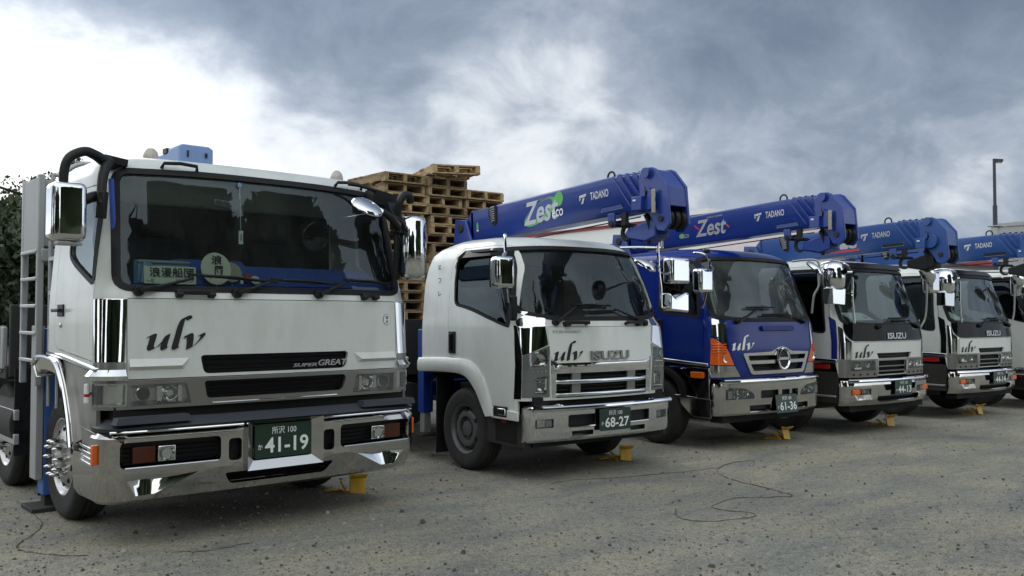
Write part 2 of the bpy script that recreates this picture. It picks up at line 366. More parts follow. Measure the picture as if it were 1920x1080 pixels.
def oloop(loop, d):
    """offset a CCW loop outwards by d"""
    a = sum(loop[i][0]*loop[(i+1) % len(loop)][1]-loop[(i+1) % len(loop)][0]*loop[i][1] for i in range(len(loop))); sg = 1 if a > 0 else -1
    out = []; n = len(loop)
    for i in range(n):
        p, a, b = Vector(loop[i]), Vector(loop[i-1]), Vector(loop[(i+1) % n])
        e1 = (p-a); e2 = (b-p)
        if e1.length < 1e-6: e1 = e2
        if e2.length < 1e-6: e2 = e1
        n1 = Vector((e1.y, -e1.x)).normalized()*sg; n2 = Vector((e2.y, -e2.x)).normalized()*sg; m = n1+n2; l = m.length
        m = n1 if l < .2 else m/l; c = max(.5, m.dot(n1)); out.append(tuple(p+m*d/c))
    return out
def empty(name, loc=(0, 0, 0), rz=0, scale=1):
    o = bpy.data.objects.new(name, None); COL.objects.link(o); o.location = loc; o.rotation_euler.z = rz; o.scale = (scale,)*3; o.empty_display_size = .3; return o
def tag(o, label=None, cat=None, group=None, kind=None):
    for k, v in (('label', label), ('category', cat), ('group', group), ('kind', kind)):
        if v: o[k] = v
    return o
def kids(o): return [c for c in bpy.data.objects if c.parent == o]
def copy_tree(o, parent=None, skip=()):
    c = o.copy(); COL.objects.link(c); c.parent = parent
    for ch in kids(o):
        if ch.name.split('.')[0] not in skip: copy_tree(ch, c, skip)
    return c
# ---------------------------------------------------------------- writing
TXT = {}
def text_raw(s, bold, shear, ext):
    key = (s, bold, shear, ext)
    if key not in TXT:
        cu = bpy.data.curves.new('t', 'FONT'); cu.body = s; cu.offset = bold; cu.shear = shear; cu.extrude = ext; cu.resolution_u = 3; cu.fill_mode = 'BOTH' if ext else 'FRONT'
        ob = bpy.data.objects.new('t', cu); COL.objects.link(ob); bpy.context.view_layer.update()
        me = bpy.data.meshes.new_from_object(ob.evaluated_get(bpy.context.evaluated_depsgraph_get()))
        v = np.array([tuple(p.co) for p in me.vertices]); f = [tuple(p.vertices) for p in me.polygons]
        COL.objects.unlink(ob); bpy.data.objects.remove(ob); bpy.data.curves.remove(cu); bpy.data.meshes.remove(me)
        if len(v): v[:, 0] -= v[:, 0].min(); v[:, 1] -= v[:, 1].min(); v[:, 0] /= max(v[:, 0].max(), 1e-6); v[:, 1] /= max(v[:, 1].max(), 1e-6)
        TXT[key] = (v, f)
    return TXT[key]
for a in [('41-19', .02, 0, 0), ('68-27', .02, 0, 0), ('61-36', .02, 0, 0), ('44-13', .02, 0, 0), ('44-14', .02, 0, 0), ('所沢 100', .005, 0, 0), ('か', .01, 0, 0), ('浪漫船団', .012, 0, 0), ('グループ', .01, .2, 0), ('一番', .01, 0, 0),
          ('SUPER', .012, .25, .02), ('GREAT', .012, .25, .02), ('ISUZU', .02, .0, .05), ('FORWARD', .01, 0, 0), ('TADANO', .025, 0, 0), ('Zest', .022, .2, 0), ('eco', .01, 0, 0), ('CARGO CRANE', .005, .1, 0), ('ac', .05, .25, 0),
          ('浪', .02, .1, 0), ('団', .02, .1, 0), ('認', .02, 0, 0), ('定', .02, 0, 0), ('最大積載量', .0, 0, 0), ('フレア', .01, 0, 0)]: text_raw(*a)
def put_text(mb, s, mp, x0, x1, z0, z1, m, bold=0, shear=0, ext=0, depth=0):
    """writes s into the box x0..x1, z0..z1 of the surface mp(x, z, lift)"""
    v, f = text_raw(s, bold, shear, ext)
    if not len(v): return
    zz = v[:, 2]; zr = zz.max()-zz.min()
    vs = [mp(x0+(x1-x0)*a, z0+(z1-z0)*b, .004+(depth*(c-zz.min())/zr if zr > 1e-6 else 0)) for a, b, c in v]
    mb.add(vs, f, m)
def flat(o, ex, ey):
    o, ex, ey = Vector(o), Vector(ex).normalized(), Vector(ey).normalized(); n = ex.cross(ey)
    return lambda a, b, l: o+ex*a+ey*b+n*l
def pen(mb, mp, strokes, width, m, ang=42, sub=10, lift=.004):
    """broad-nib lettering: each stroke is a list of (x, z, pressure)"""
    nx, nz = math.cos(rad(ang)), math.sin(rad(ang)); k = 0
    for st in strokes:
        P = spline([Vector((a[0], a[1], a[2] if len(a) > 2 else 1)) for a in st], sub); vs = []
        for p in P:
            w = width*p.z/2; l = lift+k*2e-5; k += 1
            vs += [mp(p.x-nx*w, p.y-nz*w, l), mp(p.x+nx*w, p.y+nz*w, l)]
        fs = []
        for i in range(len(P)-1):
            fs.append((2*i, 2*i+1, 2*i+3, 2*i+2))
        # keep every face turned towards the reader
        n0 = (Vector(mp(0, 0, 1))-Vector(mp(0, 0, 0)))
        out = []
        for f in fs:
            a, b, c, d = [Vector(vs[i]) for i in f]; nn = (b-a).cross(d-a)+(c-b).cross(d-b)
            out.append(f if nn.dot(n0) > 0 else f[::-1])
        mb.add(vs, out, m)
ULV = [[(.00, .33, .35), (.06, .41, .7), (.105, .40, 1), (.085, .25, 1), (.055, .08, 1), (.08, .015, .8), (.16, .07, .5), (.26, .22, .4), (.325, .36, .5)],
       [(.36, .43, .7), (.33, .33, 1), (.285, .10, 1), (.30, .02, .8), (.375, .07, .3)],
       [(.745, .875, .7), (.735, .925, .95), (.69, .95, .8), (.63, .88, .8), (.585, .70, .95), (.53, .38, 1), (.485, .10, 1), (.50, .02, .8), (.58, .075, .3)],
       [(.65, .32, .35), (.70, .41, .75), (.745, .41, 1), (.755, .28, 1), (.735, .02, .95)],
       [(.735, .02, .6), (.84, .12, .4), (.93, .27, .5), (.985, .38, .75), (.965, .44, .75), (.90, .37, .35)]]
def ulv(parent, mp, x0, x1, z0, z1, m, name='lettering'):
    mb = MB(); st = [[(x0+(x1-x0)*a, z0+(z1-z0)*b, p) for a, b, p in s] for s in ULV]
    pen(mb, mp, st, (x1-x0)*.14, m, 26); return mb.build(name, parent)
def plate(parent, o, w, h, num, tilt=0, ex=(1, 0, 0)):
    """green commercial licence plate facing -y, centred at o"""
    mb = MB(); r = rrect(-w/2, w/2, -h/2, h/2, .012, 3); up = Vector((0, math.sin(tilt), math.cos(tilt)))
    mb.prism(r, o, ex, up, -.006, 'plate_green'); p = mb.build('licence_plate', parent, bevel=.002)
    f = flat(o, ex, up)
    t = MB(); put_text(t, '所沢 100', f, -w*.21, w*.22, h*.19, h*.41, 'plate_white', .005)
    put_text(t, 'か', f, -w*.45, -w*.37, -h*.24, -h*.08, 'plate_white', .01)
    put_text(t, num, f, -w*.33, w*.44, -h*.36, h*.10, 'plate_white', .02)
    t.build('lettering', p); return p
# ---------------------------------------------------------------- cab surface
class Cab:
    """a wrap-around surface: u runs across the front, round the corner and along the side; v runs up. prof rows: (v, z, yfront, halfwidth, cornerradius, yback)"""
    def __init__(s, prof, bulge=.05, vref=None):
        s.p = np.array(prof, float); s.bulge = bulge
        vr = s.p[0, 0] if vref is None else vref; z, yf, hw, r, yb = s.row(vr)
        s.A = hw-r; s.B = r*1.35; s.C = yb-yf-r
    def row(s, v): return [float(np.interp(v, s.p[:, 0], s.p[:, k])) for k in range(1, 6)]
    def geo(s, v):
        z, yf, hw, r, yb = s.row(v); a0 = math.atan(2*s.bulge/max(hw-r, .1)); X0 = hw-r*(1-math.sin(a0)); yc = yf+s.bulge+r*math.cos(a0); return z, yf, hw, r, yb, a0, X0, yc
    def P(s, u, v):
        z, yf, hw, r, yb, a0, X0, yc = s.geo(v); sg = 1 if u >= 0 else -1; a = abs(u)
        if a <= s.A: t = a/s.A; return (sg*X0*t, yf+s.bulge*t*t, z)
        if a <= s.A+s.B:
            t = a0+(math.pi/2-a0)*(a-s.A)/s.B; return (sg*(X0+r*(math.sin(t)-math.sin(a0))), yf+s.bulge+r*(math.cos(a0)-math.cos(t)), z)
        return (sg*hw, yc+(yb-yc)*(a-s.A-s.B)/s.C, z)
    def uf(s, x, v):
        z, yf, hw, r, yb, a0, X0, yc = s.geo(v); a = abs(x); sg = 1 if x >= 0 else -1
        if a <= X0: return sg*a/X0*s.A
        t = math.asin(min(1, (a-X0)/r+math.sin(a0))); return sg*(s.A+s.B*(t-a0)/(math.pi/2-a0))
    def us(s, y, v, sg=1):
        z, yf, hw, r, yb, a0, X0, yc = s.geo(v)
        if y >= yc: return sg*(s.A+s.B+(y-yc)/(yb-yc)*s.C)
        t = math.acos(max(-1, min(1, math.cos(a0)-(y-yf-s.bulge)/r))); return sg*(s.A+s.B*(t-a0)/(math.pi/2-a0))
    def F(s, pts): return [(s.uf(x, z), z) for x, z in pts]
    def Sd(s, pts, sg): 
        l = [(s.us(y, z, sg), z) for y, z in pts]; return l if sg > 0 else l[::-1]
    def mp(s): return lambda x, z, l: (lambda u: Vector(s.P(u, z))+pnormal(s.P, u, z)*l)(s.uf(x, z))
    def L(s): return s.A+s.B+s.C
def cabify(root, cab, bottom_z, side_bottom, paint, screen, win, door, front_holes=(), seal=.035, side_seal=.02, screen_mat='windshield_glass', win_mats=('side_glass', 'side_glass'), corner_holes=(), handle=None, step=.075, handle_kind='pocket', visor=False):
    """shell, doors, side windows, windscreen. screen: loop in (x,z) of the glass opening; win, door: loops in (y,z), CCW seen from the right side"""
    vt = cab.p[-1, 0]; L = cab.L()
    outer = []
    sb = [(cab.us(y, z, 1), z) for y, z in side_bottom]
    outer += [(-u, z) for u, z in reversed(sb)]
    x1 = cab.A
    outer += [(-x1, bottom_z), (x1, bottom_z)]+sb
    outer += [(L, vt), (-L, vt)]
    scr = cab.F(screen); holes = [oloop(scr, seal*.5)]+[h for h in front_holes]
    for sg in (-1, 1): holes.append(cab.Sd(door, sg))
    mb = MB(); mb.panel(cab.P, outer, holes, step, 0, paint)
    shell = mb.build('cab_shell', root, solid=.03, angle=40)
    # roof and rear wall
    mb = MB(); n = 40; us = [L*(-1+2*i/n) for i in range(n+1)]; top = [Vector(cab.P(u, vt)) for u in us]
    cz = top[0].z+.012; xs = np.linspace(-1, 1, 13); rows = []
    ring = top; c = sum(ring, Vector())/len(ring)
    vs = list(ring); k = len(ring)
    for q, dz in ((.72, .009), (.4, .014), (.05, .016)): vs += [c+(p-c)*q+Vector((0, 0, dz)) for p in ring]
    fs = [(a*k+i, a*k+(i+1) % k, (a+1)*k+(i+1) % k, (a+1)*k+i) for a in range(3) for i in range(k)]+[tuple(3*k+i for i in range(k))]
    mb.add(vs, fs, paint)
    zs = np.linspace(side_bottom[-1][1], vt, 16); vs = []
    for z in zs: vs += [Vector(cab.P(L, z)), Vector(cab.P(-L, z))]
    mb.add(vs, [(2*i, 2*i+1, 2*i+3, 2*i+2) for i in range(len(zs)-1)], paint)
    mb.build('cab_roof', root, angle=50)
    ws = MB(); ws.panel(cab.P, oloop(scr, seal*.45), (), .09, -.012, screen_mat); glass = ws.build('windshield', root, angle=60)
    sl_ = MB(); sl_.panel(cab.P, oloop(scr, seal), [oloop(scr, -.012)], .09, .006, 'black_rubber'); sl_.build('windshield_seal', root, solid=.018, angle=60)
    for i, sg in enumerate((-1, 1)):
        dl = oloop(cab.Sd(door, sg), -.006); wl = cab.Sd(win, sg)
        mb = MB(); mb.panel(cab.P, dl, [wl], step, 0, paint); d = mb.build('door', root, solid=.03, angle=40)
        mb = MB(); mb.panel(cab.P, oloop(wl, .006), (), .12, -.014, win_mats[i]); mb.build('door_window', d, angle=60)
        mb = MB(); mb.panel(cab.P, oloop(wl, side_seal), [oloop(wl, -.012)], .12, .004, 'black_rubber'); mb.build('window_seal', d, solid=.012, angle=60)
        if handle:
            hy, hz = handle; hb = MB(); p = Vector(cab.P(cab.us(hy, hz, sg), hz)); nrm = Vector((sg, 0, 0))
            if handle_kind == 'pocket':
                hb.box(p+nrm*.008, (.02, .13, .25), 'black_plastic'); hb.box(p+nrm*.022, (.02, .05, .2), 'black_gloss')
            else:
                hb.box(p+nrm*.004, (.012, .15, .09), 'black_plastic'); hb.bar(p+nrm*.035+V(0, -.09, .0), p+nrm*.035+V(0, .09, 0), .03, .025, 'black_plastic'); hb.cyl(p+nrm*.0+V(0, .0, -.11), p+nrm*.012+V(0, 0, -.11), .018, 'lamp_reflector')
            hb.build('door_handle', d, bevel=.006)
        if visor:
            # smoked rain visor over the side window
            vz = [q for q in win]; 
    # under-skin so the panel gaps read dark
    return shell, glass
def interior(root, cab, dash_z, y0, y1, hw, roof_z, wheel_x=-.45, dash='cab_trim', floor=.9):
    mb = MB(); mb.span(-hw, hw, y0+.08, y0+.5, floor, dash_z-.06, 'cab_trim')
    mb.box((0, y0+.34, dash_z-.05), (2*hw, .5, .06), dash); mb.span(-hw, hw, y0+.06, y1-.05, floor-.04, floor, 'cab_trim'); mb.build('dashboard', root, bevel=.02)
    for x in (-.5, .5):
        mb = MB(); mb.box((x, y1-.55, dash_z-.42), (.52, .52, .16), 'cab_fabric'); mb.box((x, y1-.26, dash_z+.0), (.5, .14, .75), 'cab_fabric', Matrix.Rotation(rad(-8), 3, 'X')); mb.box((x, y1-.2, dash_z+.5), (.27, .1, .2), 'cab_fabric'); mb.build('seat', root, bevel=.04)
    mb = MB(); c = V(wheel_x, y0+.55, dash_z+.02); ax = V(0, -.55, .83).normalized(); u = V(1, 0, 0); w = ax.cross(u)
    mb.tube([c+(u*math.cos(a)+w*math.sin(a))*.22 for a in np.linspace(0, 2*math.pi, 28)], .014, 'black_plastic', 8)
    for a in (0.3, math.pi-.3, -math.pi/2): mb.bar(c, c+(u*math.cos(a)+w*math.sin(a))*.21, .03, .012, 'black_plastic')
    mb.cyl(c-ax*.3, c+ax*.01, .05, 'black_plastic'); mb.build('steering_wheel', root)
    mb = MB(); mb.span(-hw+.02, hw-.02, y1-.09, y1-.06, floor, dash_z+.05, 'cab_fabric'); mb.span(-hw+.02, -hw+.35, y1-.085, y1-.06, dash_z+.05, roof_z-.1, 'cab_trim'); mb.span(hw-.35, hw-.02, y1-.085, y1-.06, dash_z+.05, roof_z-.1, 'cab_trim'); mb.span(-hw+.35, hw-.35, y1-.085, y1-.06, dash_z+.05, roof_z-.1, 'cab_trim'); mb.build('rear_trim', root)
def tyre_wheel(root, c, sg, R, w, rr, style):
    """wheel with its axle along x; sg: outward side"""
    c = Vector(c); ax = V(sg, 0, 0); t = MB(); h = w/2
    prof = [(rr*.97, -h*.75), (rr*1.02, -h*.86), (R*.86, -h), (R*.955, -h*.9), (R, -h*.62)]
    for k in (-.36, 0, .36): prof += [(R, h*(k-.035)), (R-.014, h*(k-.02)), (R-.014, h*(k+.02)), (R, h*(k+.035))]
    prof += [(R, h*.62), (R*.955, h*.9), (R*.9, h*.985), (R*.86, h), (R*.80, h*.985), (rr*1.1, h*.92), (rr*1.02, h*.86), (rr*.97, h*.75)]
    tyre = None
    if style == 'alloy':
        m = 'alloy'; rp = [(rr*.99, -h*.7), (rr*1.0, h*.84), (rr*1.035, h*.9), (rr*1.0, h*.9), (rr*.93, h*.72), (rr*.86, h*.66), (rr*.78, h*.78), (rr*.55, h*.92), (rr*.5, h*.93), (rr*.34, h*.93), (rr*.32, h*1.15), (rr*.2, h*1.2), (0.001, h*1.22)]
    else:
        m = 'grey_wheel'; rp = [(rr*.99, -h*.7), (rr*1.0, h*.84), (rr*1.035, h*.9), (rr*1.0, h*.88), (rr*.93, h*.66), (rr*.9, h*.3), (rr*.84, h*.2), (rr*.80, h*.5), (rr*.72, h*.7), (rr*.6, h*.74), (rr*.52, h*.72), (rr*.5, h*.4), (rr*.4, h*.36), (rr*.33, h*.38), (rr*.31, h*.62), (rr*.22, h*.66), (.001, h*.68)]
    if sg < 0: pass
    W0 = MB(); W0.lathe(prof, c, ax, 'tyre_rubber', 48); wh = W0.build('wheel', root, angle=50)
    r = MB(); r.lathe(rp, c, ax, m, 40)
    r.disc(c-ax*h*.2, ax, rr*.97, 'dark_void')
    u = V(0, 1, 0); z = V(0, 0, 1); n = 10 if style == 'alloy' else 8
    for k in range(n if style == 'alloy' else 6):
        a = 2*math.pi*(k+.5)/(n if style == 'alloy' else 6); d = u*math.cos(a)+z*math.sin(a)
        if style == 'alloy': q = c+d*rr*.70; r.cyl(q+ax*h*.6, q+ax*(h*.84), rr*.085, 'dark_void', 14)
        else: q = c+d*rr*.72; r.cyl(q+ax*h*.4, q+ax*(h*.705), rr*.10, 'dark_void', 14)
    r.build('rim', wh, angle=40)
    b = MB()
    for k in range(n):
        a = 2*math.pi*k/n; d = u*math.cos(a)+z*math.sin(a); q = c+d*rr*.45
        if style == 'alloy':
            b.tube([q+ax*h*.9, q+ax*(h*.9+.035), q+ax*(h*.9+.07), q+ax*(h*.9+.09), q+ax*(h*.9+.105)], [.019, .019, .017, .013, .004], 'chrome', 12)
        else: b.cyl(q+ax*h*.3, q+ax*(h*.5), .017, 'grey_wheel', 6)
    b.build('wheel_nuts', wh, angle=40)
    return wh
def wiper(root, p, elbow, tip0, tip1):
    mb = MB(); p, e, a, b = Vector(p), Vector(elbow), Vector(tip0), Vector(tip1)
    mb.cyl(p+V(0, .03, 0), p+V(0, -.025, 0), .034, 'black_plastic', 14); mb.bar(p+V(0, -.02, .0), p+(e-p)*.3+V(0, -.025, 0), .042, .028, 'black_plastic'); mb.tube([p+(e-p)*.25+V(0, -.025, 0), p+(e-p)*.8+V(0, -.03, 0), e+V(0, -.02, 0)], [.013, .011, .009], 'black_plastic', 8)
    mb.bar(a, b, .02, .022, 'black_rubber', (0, -1, 0)); m_ = (a+b)/2; d = (b-a)
    mb.tube([a+d*.15+V(0, -.01, 0), m_+V(0, -.035, .006), b-d*.15+V(0, -.01, 0)], .010, 'black_plastic', 6)
    mb.build('wiper', root, bevel=.003)
def lamp_bucket(mb, x0, x1, z0, z1, y, depth, m): 
    mb.span(x0, x1, y+depth, y+depth+.005, z0, z1, m)
    for a in ((x0, x0+.004, z0, z1), (x1-.004, x1, z0, z1), (x0+.004, x1-.004, z0, z0+.004), (x0+.004, x1-.004, z1-.004, z1)): mb.span(a[0], a[1], y, y+depth, a[2], a[3], m)
def rear(root, ywheel, R, ground, deckz, hw, length, paint='silver_paint', y0=2.1, gate_h=.42, guard=True, gate='grey_steel', rim='steel'):
    """chassis, deck and rear wheels behind the cab"""
    mb = MB()
    for x in (-.42, .42): mb.span(x-.05, x+.05, .35, length-.4, ground+.62, ground+.9, 'under_body')
    for y in (1.0, 2.4, 3.8, 5.2, 6.4): mb.span(-.37, .37, y, y+.1, ground+.66, ground+.84, 'under_body')
    mb.span(-.55, .55, .12, 1.7, ground+.52, ground+.95, 'under_body'); mb.cyl((-.8, ywheel, ground+R), (.8, ywheel, ground+R), .09, 'under_body'); mb.span(-.35, .35, ywheel-.12, ywheel+.12, ground+R-.16, ground+R+.14, 'under_body')
    mb.cyl((-.95, 2.6, ground+.62), (-.95, 3.6, ground+.62), .27, 'under_body'); mb.span(.6, 1.05, 2.4, 3.3, ground+.4, ground+.9, 'under_body')
    mb.build('chassis', root, bevel=.01)
    mb = MB(); mb.span(-hw, hw, y0+.55, length, deckz-.12, deckz, 'under_body'); mb.span(-hw+.02, hw-.02, y0+.5, y0+.56, deckz-.1, deckz+gate_h+.2, 'under_body')
    mb.build('deck', root, bevel=.01)
    for sx in (-1, 1):
        mb = MB(); mb.span(sx*hw-.02, sx*hw+.02, y0+.6, length-.05, deckz-.03, deckz+gate_h, gate)
        for k in range(5):
            y = y0+.75+(length-y0-1)*k/4; mb.span(sx*hw-.035, sx*hw+.035, y-.05, y+.05, deckz-.06, deckz+gate_h+.01, gate)
        mb.build('side_gate', root, bevel=.008)
        if guard:
            mb = MB()
            for z in (ground+.45, ground+.66): mb.span(sx*(hw-.05)-.02, sx*(hw-.05)+.02, y0+.35, length-2.6, z, z+.09, 'galvanised')
            for y in (y0+.5, (y0+length-2.6)/2): mb.span(sx*(hw-.09)-.02, sx*(hw-.09)+.02, y, y+.05, ground+.4, ground+.95, 'galvanised')
            mb.build('side_guard', root, bevel=.005)
        tyre_wheel(root, (sx*(hw-.3), length-1.7, ground+R), sx, R, .5, R*.56, rim)
# ---------------------------------------------------------------- ground
mb = MB(); mb.add([(-600, -600, 0), (900, -600, 0), (900, 900, 0), (-600, 900, 0)], [(0, 1, 2, 3)], 'gravel_dirt'); tag(mb.build('ground'), kind='structure')
# ================================================================ heavy white truck
def truck_root(name, xc, yf, th, k, label, group='crane trucks parked in a row'):
    r = empty(name, (xc*k, yf*k, CAM_H*(1-k)), rad(th), k); tag(r, label, 'truck', group); return r
def loose(root, mb, name, label, cat, group=None, **kw):
    """a thing that only rests in or on a truck: top level, placed at the truck"""
    o = mb.build(name, **kw); o.location = root.location; o.rotation_euler = root.rotation_euler; o.scale = root.scale; return tag(o, label, cat, group)
T1 = truck_root('heavy_truck', 2.614, 6.41, 4.6, 1.06, 'big white crane truck with large black-framed windshield and tall chrome mirrors')
G1 = .0934
def build_heavy(root):
    G = G1
    cab = Cab([(.70, .70, .02, 1.245, .14, 1.30), (1.2, 1.2, .0, 1.245, .15, 1.30), (1.77, 1.77, .02, 1.24, .17, 1.30), (1.84, 1.84, .045, 1.235, .18, 1.30), (2.66, 2.66, .24, 1.175, .19, 1.28), (2.71, 2.71, .26, 1.165, .2, 1.27),
               (2.77, 2.755, .30, 1.14, .22, 1.25), (2.83, 2.79, .36, 1.10, .25, 1.21), (2.90, 2.815, .44, 1.02, .28, 1.14), (2.98, 2.83, .55, .92, .3, 1.04)], .05, 1.2)
    mp = cab.mp()
    screen = rpoly([(-1.12, 1.855), (1.12, 1.855), (1.075, 2.66), (.5, 2.685), (-.5, 2.685), (-1.075, 2.66)], [.09, .09, .08, .3, .3, .08])
    door = rpoly([(.21, 1.35), (1.14, 1.42), (1.14, 2.5), (1.05, 2.57), (.33, 2.57), (.24, 1.9)], [.02, .12, .1, .1, .06, .1])
    win = rpoly([(.27, 1.88), (.72, 2.03), (.86, 2.10), (.86, 2.49), (.33, 2.49)], .05)
    hood = rrect(-1.07, 1.07, 1.235, 1.775, .015); HF = cab.F(hood)
    upg = rpoly([(-.56, 1.255), (.58, 1.255), (.61, 1.385), (-.585, 1.385)], [.04, .05, .04, .03])
    lowp = cab.F([(-1.055, 1.04), (1.055, 1.04), (1.055, 1.22), (-1.055, 1.22)])
    cr1 = [(cab.uf(1.085, 1.1), 1.07), (cab.us(.19, 1.1, 1), 1.07), (cab.us(.19, 1.1, 1), 1.195), (cab.uf(1.085, 1.1), 1.195)]
    cabify(root, cab, 1.034, [(.18, 1.034), (.18, 1.31), (1.30, 1.37)], 'cream_paint', screen, win, door, [oloop(HF, .006), lowp, cr1, mir(cr1)], seal=.03, handle=(.98, 1.70), handle_kind='lever', win_mats=('clear_side_glass', 'clear_side_glass'), screen_mat='windshield_glass')
    m = MB(); m.panel(cab.P, HF, [cab.F(upg)], .08, 0, 'cream_paint')
    fp = m.build('front_panel', root, solid=.03, angle=40)
    for sg in (-1, 1):     # pressed ledges either side of the grille
        m = MB(); m.add([mp(sg*.66, 1.37, .001), mp(sg*1.06, 1.37, .001), mp(sg*1.06, 1.318, .028), mp(sg*.72, 1.318, .028), mp(sg*1.06, 1.295, .002), mp(sg*.70, 1.295, .002)], [(0, 1, 2, 3), (3, 2, 4, 5), (0, 3, 5)], 'cream_paint')
        m.build('panel_ledge', fp)
    ulv(fp, mp, -.945, -.565, 1.43, 1.665, 'ink')
    m = MB(); put_text(m, 'SUPER', mp, .115, .315, 1.277, 1.302, 'decal_silver', .012, .25, .02, .01); put_text(m, 'GREAT', mp, .33, .585, 1.28, 1.325, 'decal_silver', .012, .25, .02, .01)
    def lift(fn, d): return lambda a, b, l: fn(a, b, l+d)
    g = MB(); g.panel(cab.P, cab.F(oloop(upg, .01)), (), .1, -.045, 'black_plastic')
    for z in (1.288, 1.32, 1.352): g.tube([mp(x, z, -.01) for x in np.linspace(-.55, .575, 9)], .008, 'black_gloss', 6)
    gr = g.build('grille', root); m.build('lettering', gr)
    g = MB()                                             # round approval sticker
    v = [mp(.985+.037*math.cos(a), 1.63+.045*math.sin(a), .003) for a in np.linspace(0, 2*math.pi, 28)[:-1]]; g.add(v, [tuple(range(27))], 'ink')
    v = [mp(.985+.034*math.cos(a), 1.63+.042*math.sin(a), .0045) for a in np.linspace(0, 2*math.pi, 28)[:-1]]; g.add(v, [tuple(range(27))], 'white_paint'); st = g.build('round_sticker', fp)
    m = MB(); put_text(m, '認', lift(mp, .002), .972, .998, 1.635, 1.659, 'ink', .02); put_text(m, '定', lift(mp, .002), .972, .998, 1.60, 1.625, 'ink', .02); m.build('lettering', st)
    # silver centre section with the lower grille and the headlights
    log = rpoly([(-.535, 1.082), (.555, 1.082), (.59, 1.205), (-.56, 1.205)], [.03, .05, .05, .03])
    hl = rpoly([(.645, 1.058), (1.045, 1.052), (1.05, 1.195), (.68, 1.198)], .008, 2)
    LP = cab.F([(-1.07, 1.033), (1.07, 1.033), (1.07, 1.228), (-1.07, 1.228)])
    m = MB(); m.panel(cab.P, LP, [cab.F(log), cab.F(hl), cab.F(mir(hl))], .09, .002, 'silver_paint'); lp = m.build('centre_panel', root, solid=.03)
    m = MB(); m.panel(cab.P, cab.F(oloop(log, .01)), (), .1, -.045, 'black_plastic')
    for z in (1.112, 1.143, 1.174): m.tube([mp(x, z, -.012) for x in np.linspace(-.52, .55, 9)], .008, 'black_gloss', 6)
    m.tube([mp(x, 1.048, .006) for x in np.linspace(-.5, .5, 9)], .006, 'chrome', 6); m.build('grille', root)
    for sg in (-1, 1):
        q = hl if sg > 0 else mir(hl)
        m = MB(); m.panel(cab.P, cab.F(oloop(q, .004)), (), .06, -.06, 'lamp_body')
        fl = lambda x, z, l: mp(sg*x, z, l)
        bz = [(.66, 1.062), (1.04, 1.056), (1.045, 1.08), (.655, 1.085)]; m.add([fl(*bz[0], .0), fl(*bz[1], .0), fl(*bz[2], -.05), fl(*bz[3], -.05)], [(0, 1, 2, 3)], 'lamp_reflector')
        tz = [(.675, 1.17), (1.045, 1.168), (1.048, 1.194), (.68, 1.196)]; m.add([fl(*tz[0], -.05), fl(*tz[1], -.05), fl(*tz[2], -.0), fl(*tz[3], -.0)], [(0, 1, 2, 3)], 'lamp_body')
        c = fl(.965, 1.13, -.05); m.cyl(c, c+V(0, -.02, 0), .043, 'black_gloss', 20); m.lathe([(.046, .0), (.05, .022), (.044, .024)], c, (0, -1, 0), 'lamp_reflector', 20)
        c = fl(.79, 1.128, -.055); m.lathe([(.062, .05), (.06, .03), (.045, .01), (.02, .0), (.001, 0)], c, (0, -1, 0), 'lamp_reflector', 20); m.cyl(c, c+V(0, -.035, 0), .022, 'lamp_reflector', 12)
        m.box(fl(.725, 1.128, -.03), (.025, .05, .11), 'lamp_reflector'); m.box(fl(.86, 1.13, -.03), (.035, .04, .10), 'lamp_reflector')
        hd = m.build('headlight', root)
        m = MB(); m.panel(cab.P, cab.F(oloop(q, .002)), (), .08, .0, 'lens_clear'); m.build('lens', hd)
        # corner lamp wrapping round
        u0 = cab.uf(1.075, 1.1); u1 = cab.us(.20, 1.1, 1); cr = [(u0, 1.06), (u1, 1.06), (u1, 1.205), (u0, 1.205)]; cr = cr if sg > 0 else mir(cr)
        cr = rpoly(cr, .01, 2)
        m = MB(); m.panel(cab.P, oloop(cr, .002), (), .05, -.035, 'lamp_reflector'); cl = m.build('corner_lamp', root)
        m = MB(); m.panel(cab.P, cr, (), .05, .003, 'lens_clear'); m.build('lens', cl)
        u9 = cab.us(.24, 1.1, 1); fr_ = [(cab.uf(1.062, 1.1), 1.033), (u9, 1.033), (u9, 1.228), (cab.uf(1.062, 1.1), 1.228)]; fr_ = fr_ if sg > 0 else mir(fr_)
        m = MB(); m.panel(cab.P, fr_, [oloop(cr, .003)], .06, .002, 'silver_paint'); m.build('lamp_surround', cl, solid=.02)
        # polished corner panels
        def cpatch(x, y, z0, z1, mt, off=.006, nm='corner_trim', sol=.012):
            a = cab.uf(x, (z0+z1)/2); b = cab.us(y, (z0+z1)/2, 1); q = [(a, z0), (b, z0), (b, z1), (a, z1)]; q = q if sg > 0 else mir(q)
            m = MB(); m.panel(cab.P, rpoly(q, .008, 2), (), .014 if mt == 'chrome' else .05, off, mt); m.build(nm, root, solid=0 if mt == 'chrome' else sol)
        cpatch(1.082, .20, 1.352, 1.772, 'chrome')
        cpatch(1.082, .19, 1.30, 1.348, 'silver_paint', .004)
        # bright sloped ledge under the corner
        a = [cab.P(sg*t, 1.297) for t in np.linspace(cab.uf(1.082, 1.29), cab.us(.22, 1.29, 1), 8)]; nrm = [pnormal(cab.P, sg*t, 1.297) for t in np.linspace(cab.uf(1.082, 1.29), cab.us(.22, 1.29, 1), 8)]
        va = [Vector(p)+n*.006 for p, n in zip(a, nrm)]; vb = [Vector(p)+n*.04+V(0, 0, -.04) for p, n in zip(a, nrm)]; vc = [Vector(p)+n*.03+V(0, 0, -.066) for p, n in zip(a, nrm)]
